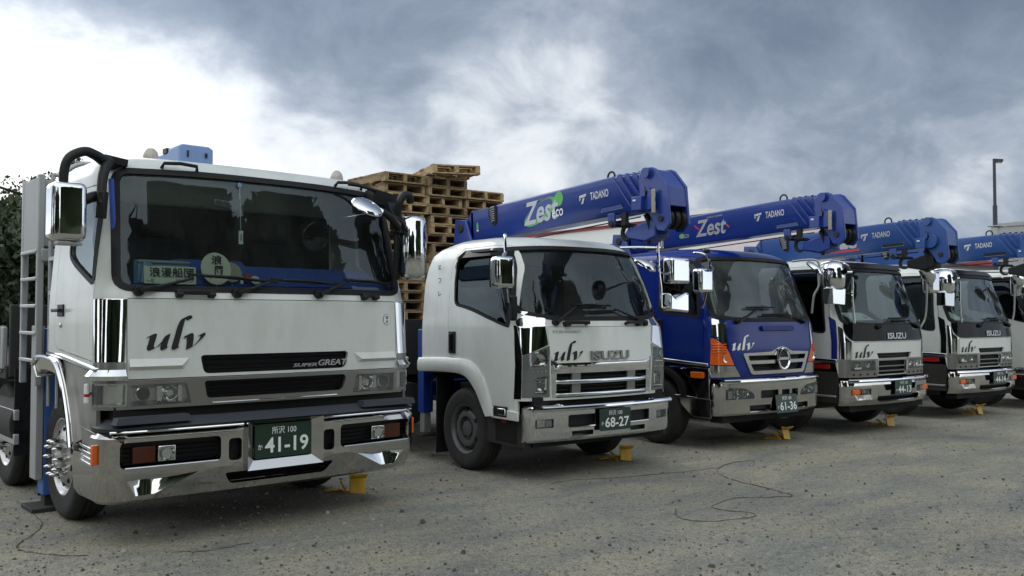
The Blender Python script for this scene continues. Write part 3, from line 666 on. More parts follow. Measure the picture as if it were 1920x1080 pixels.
        m = MB(); m.add(va+vb+vc, [(i, i+1, 8+i+1, 8+i) for i in range(7)]+[(8+i, 8+i+1, 16+i+1, 16+i) for i in range(7)], 'chrome'); m.build('corner_trim', root, solid=-.006, angle=50)
    # white cowl strip, grab handles and wipers
    for x0, x1 in ((-.75, -.485), (.74, .89)):
        m = MB(); m.bar(mp(x0, 1.812, .035), mp(x1, 1.812, .035), .03, .035, 'black_plastic', (0, 0, 1))
        for x in (x0+.02, x1-.02): m.bar(mp(x, 1.808, -.01), mp(x, 1.808, .05), .05, .05, 'black_plastic')
        m.build('grab_handle', root, bevel=.008)
    for x0, x1 in ((-.77, -.52), (.63, .89)):
        m = MB(); m.tube([mp(x0, 2.72, 0), mp(x0+.01, 2.725, .04), mp((x0+x1)/2, 2.727, .05), mp(x1-.01, 2.725, .04), mp(x1, 2.72, 0)], .013, 'black_plastic', 8)
        m.build('grab_handle', root)
    wiper(root, mp(-1.0, 1.82, .02), mp(-.62, 1.925, .0), mp(-.66, 1.945, .03), mp(.0, 1.905, .03))
    wiper(root, mp(-.32, 1.815, .02), mp(-.02, 1.925, .0), mp(-.05, 1.925, .03), mp(.57, 1.90, .03))
    wiper(root, mp(.34, 1.82, .02), mp(.63, 1.935, .0), mp(.58, 1.94, .03), mp(1.05, 1.915, .03))
    # bumper
    bp = Cab([(.40, .40, .06, 1.20, .14, .62), (.43, .43, -.02, 1.235, .16, .62), (.605, .605, -.10, 1.25, .17, .62), (.615, .615, -.10, 1.25, .17, .62), (.625, .625, -.088, 1.247, .17, .62), (.635, .635, -.088, 1.247, .17, .62), (.645, .645, -.098, 1.25, .17, .62), (.87, .87, -.10, 1.25, .17, .55), (.888, .888, -.09, 1.24, .17, .55), (.89, .89, -.06, 1.22, .15, .55)], .05, .6)
    bm_ = bp.mp(); fog = rrect(.475, 1.14, .655, .825, .035); slot = rpoly([(-.385, .475), (.36, .475), (.43, .56), (-.44, .56)], [.03, .03, .03, .03]); nar = rrect(.325, .42, .645, .80, .03)
    Lb = bp.L(); out = [(-Lb, .40), (Lb, .40), (Lb, .89), (-Lb, .89)]
    # arch at the rear lower edge of the side
    y = .5; out = [(-Lb, .46), (-bp.us(.45, .42, 1), .40), (bp.us(.45, .42, 1), .40), (Lb, .46), (Lb, .72), (bp.us(.28, .72, 1), .74), (bp.us(.24, .85, 1), .89), (-bp.us(.24, .85, 1), .89), (-bp.us(.28, .72, 1), .74), (-Lb, .72)]
    SC = [(.90, .463), (1.02, .458), (1.095, .572), (.63, .594)]
    m = MB(); m.panel(bp.P, out, [bp.F(fog), bp.F(mir(fog)), bp.F(slot), bp.F(nar), bp.F(mir(nar)), bp.F(rrect(-.29, .29, .60, .885-.005, .01)), bp.F(SC), bp.F(mir(SC))], .06, 0, 'stainless'); bu = m.build('bumper', root, solid=.03, angle=24)
    for lp_ in (fog, mir(fog), nar, mir(nar), slot):
        m = MB(); m.panel(bp.P, bp.F(oloop(lp_, .02)), (), .1, -.07, 'black_plastic'); xs = [p[0] for p in lp_]
        if max(xs)-min(xs) > .3:
            for z in ((.5, .53) if lp_ is slot else (.69, .72, .75, .78)): m.tube([bm_(x, z, -.045) for x in np.linspace(min(xs)+.02, max(xs)-.02, 6)], .006, 'black_gloss', 6)
        m.build('bumper_mesh', bu)
    for lp_ in (fog, mir(fog)):     # bright lip along the bottom of each opening and the top edge
        xs = [p[0] for p in lp_]; m = MB(); m.tube([bm_(x, .655, .004) for x in np.linspace(min(xs)+.03, max(xs)-.02, 8)], .007, 'chrome', 6); m.build('bumper_lip', bu)
    for x0, x1 in ((-1.19, -.31), (.31, 1.19)): m = MB(); m.tube([bm_(x, .888, .004) for x in np.linspace(x0, x1, 9)], .010, 'chrome', 8); m.build('bumper_lip', bu)
    for sg in (-1, 1):
        m = MB(); m.box(bm_(sg*.84, .735, -.04), (.12, .05, .105), 'lamp_reflector'); m.box(bm_(sg*.84, .735, -.008), (.10, .02, .085), 'lens_clear'); c = bm_(sg*.84, .735, -.02); m.lathe([(.048, .0), (.03, -.02), (.001, -.025)], c+V(0, -.02, 0), (0, -1, 0), 'lamp_reflector', 16); m.build('fog_lamp', bu, bevel=.006)
        m = MB(); m.box(bm_(sg*.985, .735, -.035), (.15, .03, .11), 'dim_amber'); m.build('turn_lamp', bu, bevel=.006)
        m = MB(); p = Vector(bp.P(bp.us(.10, .74, sg), .74)); nr = pnormal(bp.P, bp.us(.10, .74, sg), .74)
        m.bar(p+nr*.005+V(0, 0, -.06), p+nr*.005+V(0, 0, .07), .03, .05, 'amber_lens', nr); m.build('marker_lamp', bu, bevel=.005)
        # polished scoop in the lower corner
        A = [bm_(sg*1.10, .575, .0), bm_(sg*.62, .598, .0), bm_(sg*1.02, .455, .0), bm_(sg*.90, .46, .0)]
        m = MB(); ci = [bm_(sg*1.03, .555, -.05), bm_(sg*.98, .475, -.02), bm_(sg*.92, .545, -.085), bm_(sg*.77, .575, -.045)]
        m.add(A+ci, [(0, 4, 5, 2), (4, 6, 5), (6, 7, 3), (5, 6, 3, 2), (0, 1, 7, 6, 4), (7, 1, 3)], 'chrome'); m.build('bumper_scoop', bu, angle=80)
    m = MB(); fo = flat(bm_(0, .73, .0)+V(0, -.012, 0), (1, 0, 0), (0, 0, 1)); R_ = [(-.30, .565), (.30, .565), (.30, .912), (-.30, .912)]; I_ = [(-.235, .628), (.225, .628), (.225, .885), (-.235, .885)]
    a = [fo(x, z-.73, .03) for x, z in R_]; b = [fo(x, z-.73, -.02) for x, z in I_]; c = [fo(x, z-.73, -.06) for x, z in R_]
    m.add(a+b+c, [(0, 1, 5, 4), (1, 2, 6, 5), (2, 3, 7, 6), (3, 0, 4, 7), (0, 8, 9, 1), (1, 9, 10, 2), (2, 10, 11, 3), (3, 11, 8, 0)], 'stainless'); m.build('plate_surround', bu)
    plate(root, fo(-.005, .757-.73, -.012), .45, .245, '41-19')
    # rubber step over the bumper
    sp = Cab([(.888, .888, -.07, 1.235, .17, .45), (.90, .90, -.11, 1.25, .18, .45), (.955, .955, -.11, 1.25, .18, .45), (.962, .962, -.10, 1.245, .17, .45), (.968, .968, .02, 1.16, .1, .4)], .05, .9); e = sp.us(.22, .93, 1)
    m = MB(); m.panel(sp.P, [(-e, .888), (e, .888), (e, .968), (-e, .968)], (), .06, 0, 'slate_rubber')
    for sg in (-1, 1):
        m.box((sg*.93, -.03, .968), (.5, .10, .045), 'slate_rubber', Matrix.Rotation(0, 3, 'X'), .94)
    m.build('bumper_step', root, angle=30)
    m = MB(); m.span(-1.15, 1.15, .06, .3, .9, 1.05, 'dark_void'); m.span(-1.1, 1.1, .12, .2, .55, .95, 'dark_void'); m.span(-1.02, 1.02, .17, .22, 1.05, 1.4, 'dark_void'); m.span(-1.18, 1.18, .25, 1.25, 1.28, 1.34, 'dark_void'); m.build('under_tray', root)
    # mudguard, step and wheel arch
    for sg in (-1, 1):
        arch_o = [(1.56, 1.30), (1.40, 1.36), (.98, 1.345), (.78, 1.22), (.62, .98), (.54, .76)]; arch_i = [(.64, .76), (.72, .94), (.86, 1.12), (1.02, 1.225), (1.38, 1.245), (1.50, 1.20)]
        m = MB(); ln = [(.15, .90), (.56, .78)]+[(.64, .98), (.80, 1.22), (1.0, 1.33)]+[(1.28, 1.345), (.9, 1.335), (.15, 1.275)]
        q = [(y_, z_) for y_, z_ in ln]; m.prism([(y_, z_) for y_, z_ in q], (sg*1.205, 0, 0), (0, 1, 0), (0, 0, 1), sg*.03, 'silver_paint'); fd = m.build('step_panel', root, bevel=.008)
        m = MB(); m.prism([(.13, 1.285), (.92, 1.345), (1.3, 1.36), (1.3, 1.395), (.9, 1.385), (.13, 1.318)], (sg*1.20, 0, 0), (0, 1, 0), (0, 0, 1), sg*.06, 'chrome'); m.build('side_trim', fd, bevel=.012)
        m = MB(); P_ = [Vector((0, a, b)) for a, b in arch_o]; Q_ = [Vector((0, a, b)) for a, b in arch_i][::-1]
        po = spline(P_, 5); pi = spline(Q_, 5); n = len(po); vs = []
        for a, b in zip(po, pi): vs += [V(sg*1.28, a.y, a.z), V(sg*1.265, b.y, b.z), V(sg*.9, b.y, b.z), V(sg*1.0, a.y, a.z)]
        fs = []
        for i in range(n-1):
            for k in range(4): fs.append((4*i+k, 4*i+(k+1) % 4, 4*i+4+(k+1) % 4, 4*i+4+k))
        fs += [(0, 1, 2, 3), (4*n-4, 4*n-3, 4*n-2, 4*n-1)]
        m.add(vs, fs, 'stainless'); mg = m.build('mudguard', root, bevel=.012, angle=50)
        m = MB(); m.tube([V(sg*1.285, p.y+.012, p.z-.012) for p in po], .017, 'chrome', 8); m.build('mudguard_trim', mg)
        m = MB(); m.prism([(.12, .74), (.42, .70), (.46, .90), (.15, .88)], (sg*1.225, 0, 0), (0, 1, 0), (0, 0, 1), sg*.014, 'silver_paint')
        for z in (.665, .70, .735, .77): m.bar((sg*1.252, .16, z), (sg*1.252, .44, z+.015), .012, .02, 'chrome')
        m.build('cab_step', root, bevel=.004)
        m = MB(); m.cyl((sg*1.275, .22, 1.08), (sg*1.275, .22, 1.2), .018, 'decal_white', 10); m.cyl((sg*1.275, .22, 1.12), (sg*1.275, .22, 1.14), .019, 'red_lens', 10); m.tube([(sg*1.275, .22, 1.2), (sg*1.275, .22, 1.208)], [.018, .006], 'decal_white', 10); m.bar((sg*1.24, .24, 1.14), (sg*1.275, .22, 1.14), .02, .02, 'silver_paint'); m.build('marker_post', root)
        for yw in (1.38, 3.23): tyre_wheel(root, (sg*.99, yw, G+.478), sg, .478, .27, .29, 'alloy')
        m = MB(); m.span(sg*.86, sg*1.14, 1.95, 1.965, G+.1, G+.75, 'black_rubber'); m.build('mud_flap', root); m = MB(); m.span(sg*.8, sg*1.18, 2.6, 2.615, G+.35, 1.2, 'black_rubber'); m.build('mud_flap', root)
    # mirrors
    m = MB(); m.box((-1.44, .14, 2.335), (.215, .20, .385), 'chrome'); mr = m.build('mirror', root, bevel=.045, seg=4)
    m = MB(); m.box((-1.44, .245, 2.335), (.18, .012, .34), 'black_gloss'); m.box((-1.43, .12, 2.128), (.15, .10, .02), 'decal_grey'); m.build('mirror_glass', mr, bevel=.01)
    m = MB()
    m.tube([(-1.05, .40, 2.715), (-1.17, .26, 2.715), (-1.25, .2, 2.74), (-1.33, .16, 2.75), (-1.42, .14, 2.70), (-1.455, .14, 2.62), (-1.46, .14, 2.5)], [.04, .042, .034, .032, .032, .03, .03], 'black_plastic', 12, 5)
    m.tube([(-1.13, .30, 2.72), (-1.185, .2, 2.66), (-1.215, .16, 2.55), (-1.225, .13, 2.40)], [.05, .035, .032, .03], 'black_plastic', 12, 5)
    m.tube([(-1.20, .22, 2.47), (-1.28, .18, 2.45), (-1.36, .15, 2.40)], [.04, .036, .03], 'black_plastic', 12, 4)
    m.bar((-1.215, .13, 2.49), (-1.225, .14, 2.31), .06, .05, 'black_plastic'); m.box((-1.09, .32, 2.73), (.16, .10, .055), 'black_plastic', Matrix.Rotation(rad(8), 3, 'Y')); m.build('mirror_arm', mr, bevel=.006)
    m = MB(); m.tube([(1.20, .0, 1.975), (1.20, .0, 1.985), (1.20, .0, 2.02), (1.20, .0, 2.44), (1.20, .0, 2.475), (1.20, .0, 2.488)], [.07, .1, .115, .115, .1, .06], 'chrome', 24); mr = m.build('mirror', root, angle=60)
    m = MB(); m.box((1.20, .10, 2.23), (.19, .012, .4), 'black_gloss'); m.box((1.21, -.02, 1.968), (.10, .06, .015), 'decal_white'); m.build('mirror_glass', mr)
    m = MB(); m.tube([(1.06, .02, 2.45), (1.055, .0, 2.52), (1.06, -.02, 2.60), (1.10, -.02, 2.655), (1.16, -.01, 2.655), (1.19, .02, 2.61)], .032, 'black_plastic', 12, 5)
    m.box((1.02, .20, 2.63), (.25, .14, .12), 'black_plastic', Matrix.Rotation(rad(10), 3, 'Y')); m.tube([(.92, .12, 2.69), (.80, .17, 2.725), (.70, .20, 2.735)], .016, 'black_plastic', 8, 4); m.bar((1.04, .1, 2.58), (1.05, .0, 2.44), .09, .07, 'black_plastic')
    m.cyl((1.05, .01, 2.34), (1.06, .01, 2.47), .05, 'black_plastic', 14); m.tube([(1.05, -.0, 2.40), (1.00, -.06, 2.40), (.90, -.12, 2.45), (.79, -.16, 2.49)], [.035, .034, .03, .026], 'black_plastic', 12, 5); m.tube([(1.055, .02, 2.36), (1.06, .03, 2.1), (1.06, .06, 1.9)], .024, 'black_plastic', 10); m.cyl((1.08, .0, 2.40), (1.14, .0, 2.40), .05, 'black_plastic', 12)
    m.build('mirror_arm', mr, bevel=.004)
    m = MB(); o = V(.655, -.17, 2.515); ax = V(.10, -.60, .80).normalized(); m.lathe([(.001, .035), (.06, .032), (.10, .02), (.127, 0), (.13, -.012), (.122, -.02), (.001, -.022)], o, ax, 'chrome', 32)
    m.bar(o+V(.03, -.0, .018), o+V(.135, .01, -.035), .04, .03, 'chrome'); m.build('round_mirror', root, angle=40)
    # roof lamps, rear ladder
    for x in (-.62, 1.03):
        m = MB(); m.lathe([(.07, 0), (.068, .03), (.055, .05)], (x, .95, 2.835), (0, 0, 1), 'grey_steel', 20); m.lathe([(.055, .03), (.06, .07), (.05, .105), (.028, .13), (.001, .138)], (x, .95, 2.835), (0, 0, 1), 'beacon_plastic', 20); m.build('roof_beacon', root)
    m = MB()
    for y in (1.36, 1.60): m.tube([(-1.16, y, .95), (-1.16, y, 2.62), (-1.12, y, 2.78), (-1.0, y, 2.86), (-.8, y, 2.86)], .016, 'galvanised', 8, 3)
    for z in np.arange(1.3, 2.7, .27): m.bar((-1.16, 1.36, z), (-1.16, 1.60, z), .035, .03, 'galvanised')
    m.build('rear_ladder', root)
    interior(root, cab, 1.90, .12, 1.28, 1.12, 2.66, wheel_x=-.5, dash='blue_cloth', floor=1.35)
    m = MB(); m.box((.25, .44, 1.96), (1.75, .40, .15), 'blue_cloth', None, .75); m.box((-.35, .5, 2.0), (.8, .25, .16), 'blue_cloth', None, .6); m.tube([(-1.1, .22, 1.95), (-1.13, .25, 2.6)], .02, 'blue_cloth', 8); m.build('dashboard_cover', root, bevel=.03)
    m = MB(); m.box((-.24, .36, 2.50), (.24, .02, .06), 'lens_grey', Matrix.Rotation(rad(6), 3, 'Y')); m.build('inside_mirror', root, bevel=.008)
    # headboard and crane behind the cab
    m = MB(); y = 1.76; m.span(-1.2, -.55, y, y+.05, 2.22, 2.76, 'grey_steel'); m.span(-1.22, -1.18, y-.0, y+.5, 2.18, 2.78, 'grey_steel'); m.span(-.55, 1.2, y+.01, y+.05, 1.2, 2.3, 'grey_steel')
    m.prism([(-1.2, 2.2), (-.55, 2.2), (-.62, 2.08), (-1.2, 2.10)], (0, y-.01, 0), (1, 0, 0), (0, 0, 1), .03, 'grey_steel')
    for x in (-1.2, -1.0): m.bar((x, y, 1.1), (x, y, 2.8), .05, .05, 'grey_steel', (0, 1, 0))
    m.bar((-1.2, y+.48, 1.1), (-1.2, y+.48, 2.8), .05, .05, 'galvanised', (0, 1, 0))
    for z in np.arange(1.3, 2.2, .22): m.bar((-1.22, y, z), (-1.22, y+.48, z), .03, .03, 'galvanised')
    m.build('headboard', root, bevel=.008)
    m = MB(); m.span(-1.14, -.98, 1.80, 1.98, G+.12, 1.56, 'post_blue'); m.span(-1.20, -1.145, 1.80, 1.98, G+.25, 1.58, 'grey_steel'); m.span(-1.12, -1.0, 1.83, 1.95, G+.02, G+.3, 'under_body'); m.span(-1.24, -.90, 1.72, 2.06, G, G+.035, 'under_body')
    m.build('outrigger', root, bevel=.006)
    m = MB(); m.span(.98, 1.14, 1.80, 1.98, G+.12, 1.56, 'post_blue'); m.span(.9, 1.24, 1.72, 2.06, G, G+.035, 'under_body'); m.build('outrigger', root, bevel=.006)
    m = MB(); m.span(-.3, .9, 1.45, 1.95, .95, 1.5, 'pale_blue'); m.cyl((.33, 1.7, 1.4), (.33, 1.7, 2.9), .22, 'pale_blue', 20); m.build('crane_column', root, bevel=.02)
    m = MB(); y0 = 2.35; sec = [(.10, 3.02), (.50, 3.02), (.50, 3.27), (.46, 3.30), (.15, 3.30), (.10, 3.27)]
    sc = [(.135, 2.95), (.475, 2.95), (.475, 3.285), (.43, 3.31), (.17, 3.31), (.135, 3.29)]
    m.prism(sc, (0, y0, 0), (1, 0, 0), (0, 0, 1), -.28, 'pale_blue'); m.prism([(x*.9+.03, z-.03) for x, z in sc], (0, y0+.28, 0), (1, 0, 0), (0, 0, 1), -3.2, 'pale_blue')
    bo = m.build('crane_boom', root, bevel=.012)
    
    for p_, s_ in (((.22, y0-.006, 3.22), (.012, .02, .06)), ((.4, y0-.006, 3.22), (.02, .02, .04)), ((.17, y0+.4, 3.29), (.05, .1, .05))): m = MB(); m.box(p_, s_, 'ink'); m.build('boom_fitting', bo)
    rear(root, 1.38, .478, G, 1.22, 1.22, 9.0, gate_h=.34, y0=2.2, rim='alloy')
build_heavy(T1)
# things lying on the dashboard behind the windshield
m = MB(); m.prism(rrect(-.185, .185, 0, .125, .004, 2), (-.735, .19, 1.885), (1, .03, 0), (0, .12, 1), -.006, 'card'); cs = loose(T1, m, 'name_board', 'white card with four large brush characters, propped behind the windshield of the biggest truck', 'sign')
f = flat((-.735, .185, 1.885), (1, .03, 0), (0, .12, 1)); m = MB(); put_text(m, '浪漫船団', f, -.15, .165, .048, .118, 'ink', .012); put_text(m, 'グループ', f, .03, .165, .012, .036, 'ink', .01, .2); put_text(m, '一番', f, -.175, -.115, .004, .03, 'ink', .01); m.build('lettering', cs)
m = MB(); n = 36; m.prism([(.118*math.cos(2*math.pi*k/n), .118*math.sin(2*math.pi*k/n)) for k in range(n)], (-.405, .19, 2.005), (1, .1, 0), (0, .2, 1), -.004, 'fan_paper'); m.bar((-.40, .185, 1.9), (-.398, .19, 1.86), .012, .006, 'tan_paper'); rf = loose(T1, m, 'round_fan', 'round pale fan with brush writing, right of the white card on the dashboard', 'fan')
f = flat((-.405, .184, 2.005), (1, .1, 0), (0, .2, 1)); m = MB(); put_text(m, '浪', f, -.04, .045, .03, .10, 'ink', .02, .1); put_text(m, '団', f, -.02, .05, -.06, .02, 'ink', .02, .1); put_text(m, '一番', f, -.09, -.04, -.08, -.05, 'ink', .01); m.build('lettering', rf)
m = MB(); m.prism([(.085*math.cos(2*math.pi*k/30), .075*math.sin(2*math.pi*k/30)) for k in range(30)], (-.27, .235, 1.985), (1, .1, 0), (0, .35, 1), -.004, 'tan_paper'); m.bar((-.27, .235, 1.94), (-.26, .23, 1.86), .012, .006, 'tan_paper'); loose(T1, m, 'round_fan', 'plain tan round fan half hidden behind the pale fan with writing', 'fan')
m = MB(); m.box((-.76, .30, 1.97), (.36, .10, .17), 'pale_plastic'); m.box((-.76, .245, 2.04), (.37, .02, .02), 'decal_grey'); m.box((-.9, .27, 1.96), (.06, .14, .15), 'pale_plastic', Matrix.Rotation(rad(8), 3, 'Y')); loose(T1, m, 'plastic_box', 'pale blue plastic box standing behind the white card on the dashboard', 'box', bevel=.008)
m = MB(); m.tube([(-.21, .24, 2.66), (-.212, .22, 2.47), (-.215, .2, 2.30)], .004, 'decal_grey', 6); m.box((-.215, .198, 2.245), (.032, .01, .10), 'sheet_paper'); m.box((-.213, .192, 2.245), (.014, .004, .05), 'tan_paper'); m.box((-.212, .235, 2.64), (.03, .008, .03), 'pale_plastic'); loose(T1, m, 'hanging_charm', 'small white charm on a string hanging inside the big windshield', 'charm')
m = MB(); m.lathe([(.03, 0), (.032, .02), (.02, .05), (.001, .055)], (-.15, .24, 1.925), (.2, -.4, 1), 'red_cloth', 14); m.cyl((-.19, .23, 1.9), (-.19, .23, 1.955), .012, 'sheet_paper', 12); loose(T1, m, 'small_ornament', 'little red and white ornament on the dashboard of the biggest truck', 'ornament')
m = MB(); m.lathe([(.001, .012), (.03, .012), (.04, .0), (.001, 0)], (-.085, .22, 1.93), (0, -.8, .6), 'card', 18); loose(T1, m, 'white_badge', 'small white oval badge lying right of the red ornament', 'badge')
# ================================================================ cranes
def crane(root, paint, y_piv=2.5, z_piv=2.80, x=-.05, slope=.045, L=2.82, hh=.205, hw=.15, style='zest', column=True, ground=-.06):
    """telescopic boom lying forward over the cab; s runs from the pivot to the tip, t across its depth"""
    d = V(0, -1, slope).normalized(); n = V(0, slope, 1).normalized(); O_ = V(x, y_piv, z_piv)
    def at(s, t, lx=0): return O_+d*s+n*t+V(lx, 0, 0)
    def sect(m, s0, s1, hw, t0, t1, mt, slant0=0, slant1=0, ch=.06):
        pr = [(-hw+ch*.6, t0), (hw-ch*.6, t0), (hw, t0+ch), (hw, t1-.015), (hw-.015, t1), (-hw+.015, t1), (-hw, t1-.015), (-hw, t0+ch)]
        k = len(pr); f = lambda t: (t1-t)/(t1-t0)
        vs = [at(s0+slant0*f(t), t, a) for a, t in pr]+[at(s1+slant1*f(t), t, a) for a, t in pr]
        m.add(vs, [tuple(range(k))]+[tuple(range(k, 2*k))[::-1]]+[(i, k+i, k+(i+1) % k, (i+1) % k) for i in range(k)], mt)
    m = MB(); sect(m, .16, L, hw, -hh, hh, paint, .0, .30); m.prism([(0, -hh+.02), (.22, -hh), (.22, hh), (.18, hh), (.05, hh-.12)], at(0, 0, -hw), d, n, -2*hw, paint)
    boom = m.build('crane_boom', root, bevel=.008)
    sl_ = .30
    for k in range(1, 5):
        m = MB(); q = .014*k; e = L+.095*k
        sect(m, e-.35, e, hw-q, -hh+q*1.1, hh-q*.4, paint, sl_, sl_)
        sect(m, e-.036, e+.002, hw-q+.020, -hh+q*1.1-.016, hh-q*.4+.014, paint, sl_, sl_)      # collar
        m.cyl(at(e-.02, hh-q*.4, 0), at(e-.02, hh-q*.4+.035, 0), .022, 'black_plastic', 10)
        m.build('boom_section', boom, bevel=.004)
    # head: two cheek plates, front cover, sheaves
    h0 = L+.42; P_ = [(-.03, hh-.05), (.07, hh+.005), (.16, hh-.005), (.21, hh-.03), (.355, hh-.21), (.375, hh-.60), (.30, hh-.67), (.20, hh-.65), (.13, hh-.52), (.06, hh-.42), (-.03, hh-.35)]
    m = MB()
    for sx in (-1, 1): m.prism([(h0+a, b) for a, b in P_], at(0, 0, sx*(hw+.0) - (0 if sx < 0 else .03)), d, n, -.03, paint)
    m.prism([(h0+.06, hh-.012), (h0+.155, hh-.022), (h0+.205, hh-.048), (h0+.345, hh-.222), (h0+.358, hh-.42), (h0+.32, hh-.42), (h0+.31, hh-.24), (h0+.19, hh-.08), (h0+.06, hh-.05)], at(0, 0, -hw+.03), d, n, -2*hw+.06, paint)
    m.box(at(h0+.02, hh-.2), (2*hw-.08, .2, .3), paint); hd = m.build('boom_head', boom, bevel=.008)
    m = MB()
    for lx in (-.09, .0, .09): m.lathe([(.02, -.03), (.10, -.03), (.085, 0), (.10, .03), (.02, .03)], at(h0+.26, hh-.54, lx), (1, 0, 0), 'black_plastic', 24)
    m.cyl(at(h0+.26, hh-.54, -hw-.02), at(h0+.26, hh-.54, hw+.02), .03, 'under_body'); m.lathe([(.02, -.04), (.11, -.04), (.09, 0), (.11, .04), (.02, .04)], at(h0+.10, hh-.46, -hw+.10), (1, 0, 0), 'black_plastic', 24); m.build('sheave', hd)
    m = MB(); m.cyl(at(h0+.10, hh-.06, -hw-.045), at(h0+.10, hh-.06, -hw-.028), .055, paint, 16); m.build('sheave_cap', hd); m = MB(); m.box(at(h0+.02, hh-.36, -hw-.06), (.08, .14, .14), paint); m.cyl(at(h0+.14, hh-.34, -hw-.05), at(h0+.14, hh-.34, -hw-.028), .10, paint, 18); m.box(at(h0+.0, hh-.33, -hw-.105), (.01, .04, .02), 'decal_white'); m.tube([at(h0+.08, hh-.2, -hw-.035), at(h0+.12, hh-.25, -hw-.06), at(h0+.1, hh-.33, -hw-.04)], .012, 'black_plastic', 6, 3); m.build('limit_switch', hd, bevel=.008)
    if style in ('zest', 'zest_red'):
        m = MB(); m.box(at(h0+.21, hh-.36, -hw-.045), (.02, .05, .24), 'tan_paper'); m.build('pad', hd, bevel=.008)
    # hook block
    m = MB(); hy = h0+.02; m.prism([(hy-.30, -.30-hh+.05), (hy-.05, -.24-hh+.05), (hy+.10, -.24-hh+.05), (hy+.12, -.42-hh+.05), (hy-.05, -.46-hh+.05), (hy-.30, -.40-hh+.05)], at(0, 0, -.10)+n*.08, d, n, -.2, 'black_plastic' if style == 'light' else paint)
    hb = m.build('hook_block', hd, bevel=.02)
    m = MB(); c = at(hy-.37, -hh-.19, -.02); pts = [c+d*(.075*math.cos(a))+n*(.075*math.sin(a)) for a in np.linspace(rad(70), rad(300), 12)]; m.tube([at(hy-.2, -hh-.19, -.02), c+d*.11+n*.06]+pts, [.02, .022, .024, .024, .012], 'under_body', 8); m.build('hook', hb)
    m = MB()
    for lx in (-.05, .05): m.tube([at(h0+.2, hh-.56, lx), at(hy, -hh-.2, lx)], .007, 'under_body', 6)
    m.tube([at(hy-.02, -hh-.05, -.1), at(hy+.02, -hh-.18, -.08), at(hy-.03, -hh-.35, -.06)], .025, 'black_plastic', 8, 4); m.build('hoist_rope', hd)
    # bracket, eye, rope under the boom
    m = MB(); s_ = L-.08; m.prism([(s_-.0, -hh+.02), (s_+.10, -hh+.02), (s_+.10, -hh-.10), (s_+.06, -hh-.14), (s_-.0, -hh-.10)], at(0, 0, -hw-.01), d, n, -.03, paint); m.box(at(s_+.2, -hh-.06, -.1), (.05, .07, .14), 'black_plastic'); m.cyl(at(s_+.05, -hh-.09, -hw-.02), at(s_+.05, -hh-.09, .1), .035, 'black_plastic'); m.build('hook_bracket', boom, bevel=.006)
    m = MB(); c = at(L-.17, hh+.035, .0); m.tube([c+d*(.055*math.cos(a))+n*(.055*math.sin(a)) for a in np.linspace(-.5, math.pi+.5, 14)], .011, 'black_plastic', 8); m.build('lifting_eye', boom)
    m = MB(); m.tube([at(.5, -hh-.075, -.05), at(L+.3, -hh-.055, -.05)], .007, 'black_plastic', 6); m.build('hoist_rope', boom)
    # hose opening near the pivot
    m = MB(); c = at(.60, .13, -hw-.003); m.prism([(.56, .20), (.74, .205), (.74, -.02), (.70, -.05), (.63, -.02), (.57, .08)], at(0, 0, -hw-.006), d, n, .004, 'dark_void')
    for i in range(7):
        a = at(.575+.008*i, .17-.028*i, -hw-.004); m.tube([a, a+d*(.06-.004*i)+n*.012+V(-.008, 0, 0), a+d*(.12-.008*i)+n*.015], .009, 'decal_grey' if i % 2 else 'galvanised', 6, 3)
    m.build('hose_coil', boom)
    f = flat(at(0, 0, -hw-.001), d, n)
    m = MB(); put_text(m, 'TADANO', f, L-.43+.08, L-.06, .0, .085, 'decal_silver', .025)
    a = L-.47; m.add([f(a-.06, .075, .004), f(a-.06, .045, .004), f(a+.05, .055, .004), f(a+.06, .085, .004)], [(0, 1, 2, 3)], 'decal_silver'); m.add([f(a-.03, -.02, .004), f(a+.005, -.02, .004), f(a+.03, .045, .004), f(a+.0, .043, .004)], [(0, 1, 2, 3)], 'decal_silver'); m.add([f(a-.06, .04, .004), f(a-.055, .01, .004), f(a-.03, .04, .004)], [(0, 1, 2)], 'decal_silver')
    lt = m.build('lettering', boom)
    m = MB(); m.prism(rrect(L-.20, L+.15, -.155, -.105, .02, 3), at(0, 0, -hw), d, n, -.004, 'decal_grey'); m.prism(rrect(L-.19, L+.14, -.148, -.112, .016, 3), at(0, 0, -hw-.004), d, n, -.002, 'black_plastic' if style == 'light' else paint); m.build('rating_plate', boom)
    if style == 'zest':
        m = MB(); th = np.linspace(0, 2*math.pi, 36)[:-1]
        m.add([f(1.60+.30*math.cos(a)+.18*math.sin(a)*.4, -.005+.135*math.sin(a)+.06*math.cos(a), .0015) for a in th], [tuple(range(35))], 'decal_green')
        m.add([f(1.575+.235*math.cos(a)+.18*math.sin(a)*.4, .012+.105*math.sin(a)+.045*math.cos(a), .0025) for a in th], [tuple(range(35))], paint)
        m.add([f(1.94+.075*math.cos(a), .10+.085*math.sin(a), .0030) for a in th], [tuple(range(35))], 'decal_green'); m.build('badge', boom)
        m = MB(); put_text(m, 'Zest', lambda a, b, l: f(a, b+.02*(a-1.3), l), 1.285, 1.925, -.135, .135, 'decal_silver', .022, .2); put_text(m, 'eco', lambda a, b, l: f(a, b+.03*(a-1.8), l+.001), 1.815, 2.01, -.105, -.02, 'plate_white', .01); put_text(m, 'CARGO CRANE', f, 1.56, 1.82, .125, .15, 'decal_grey', .005, .1); m.build('lettering', boom)
        m = MB(); m.add([f(.31+.022*math.cos(a), -.01+.05*math.sin(a), .002) for a in th], [tuple(range(35))], 'decal_green'); m.box(f(.31, -.065, .001), (.002, .04, .02), 'decal_white'); m.build('sticker', boom)
    elif style == 'zest_red':
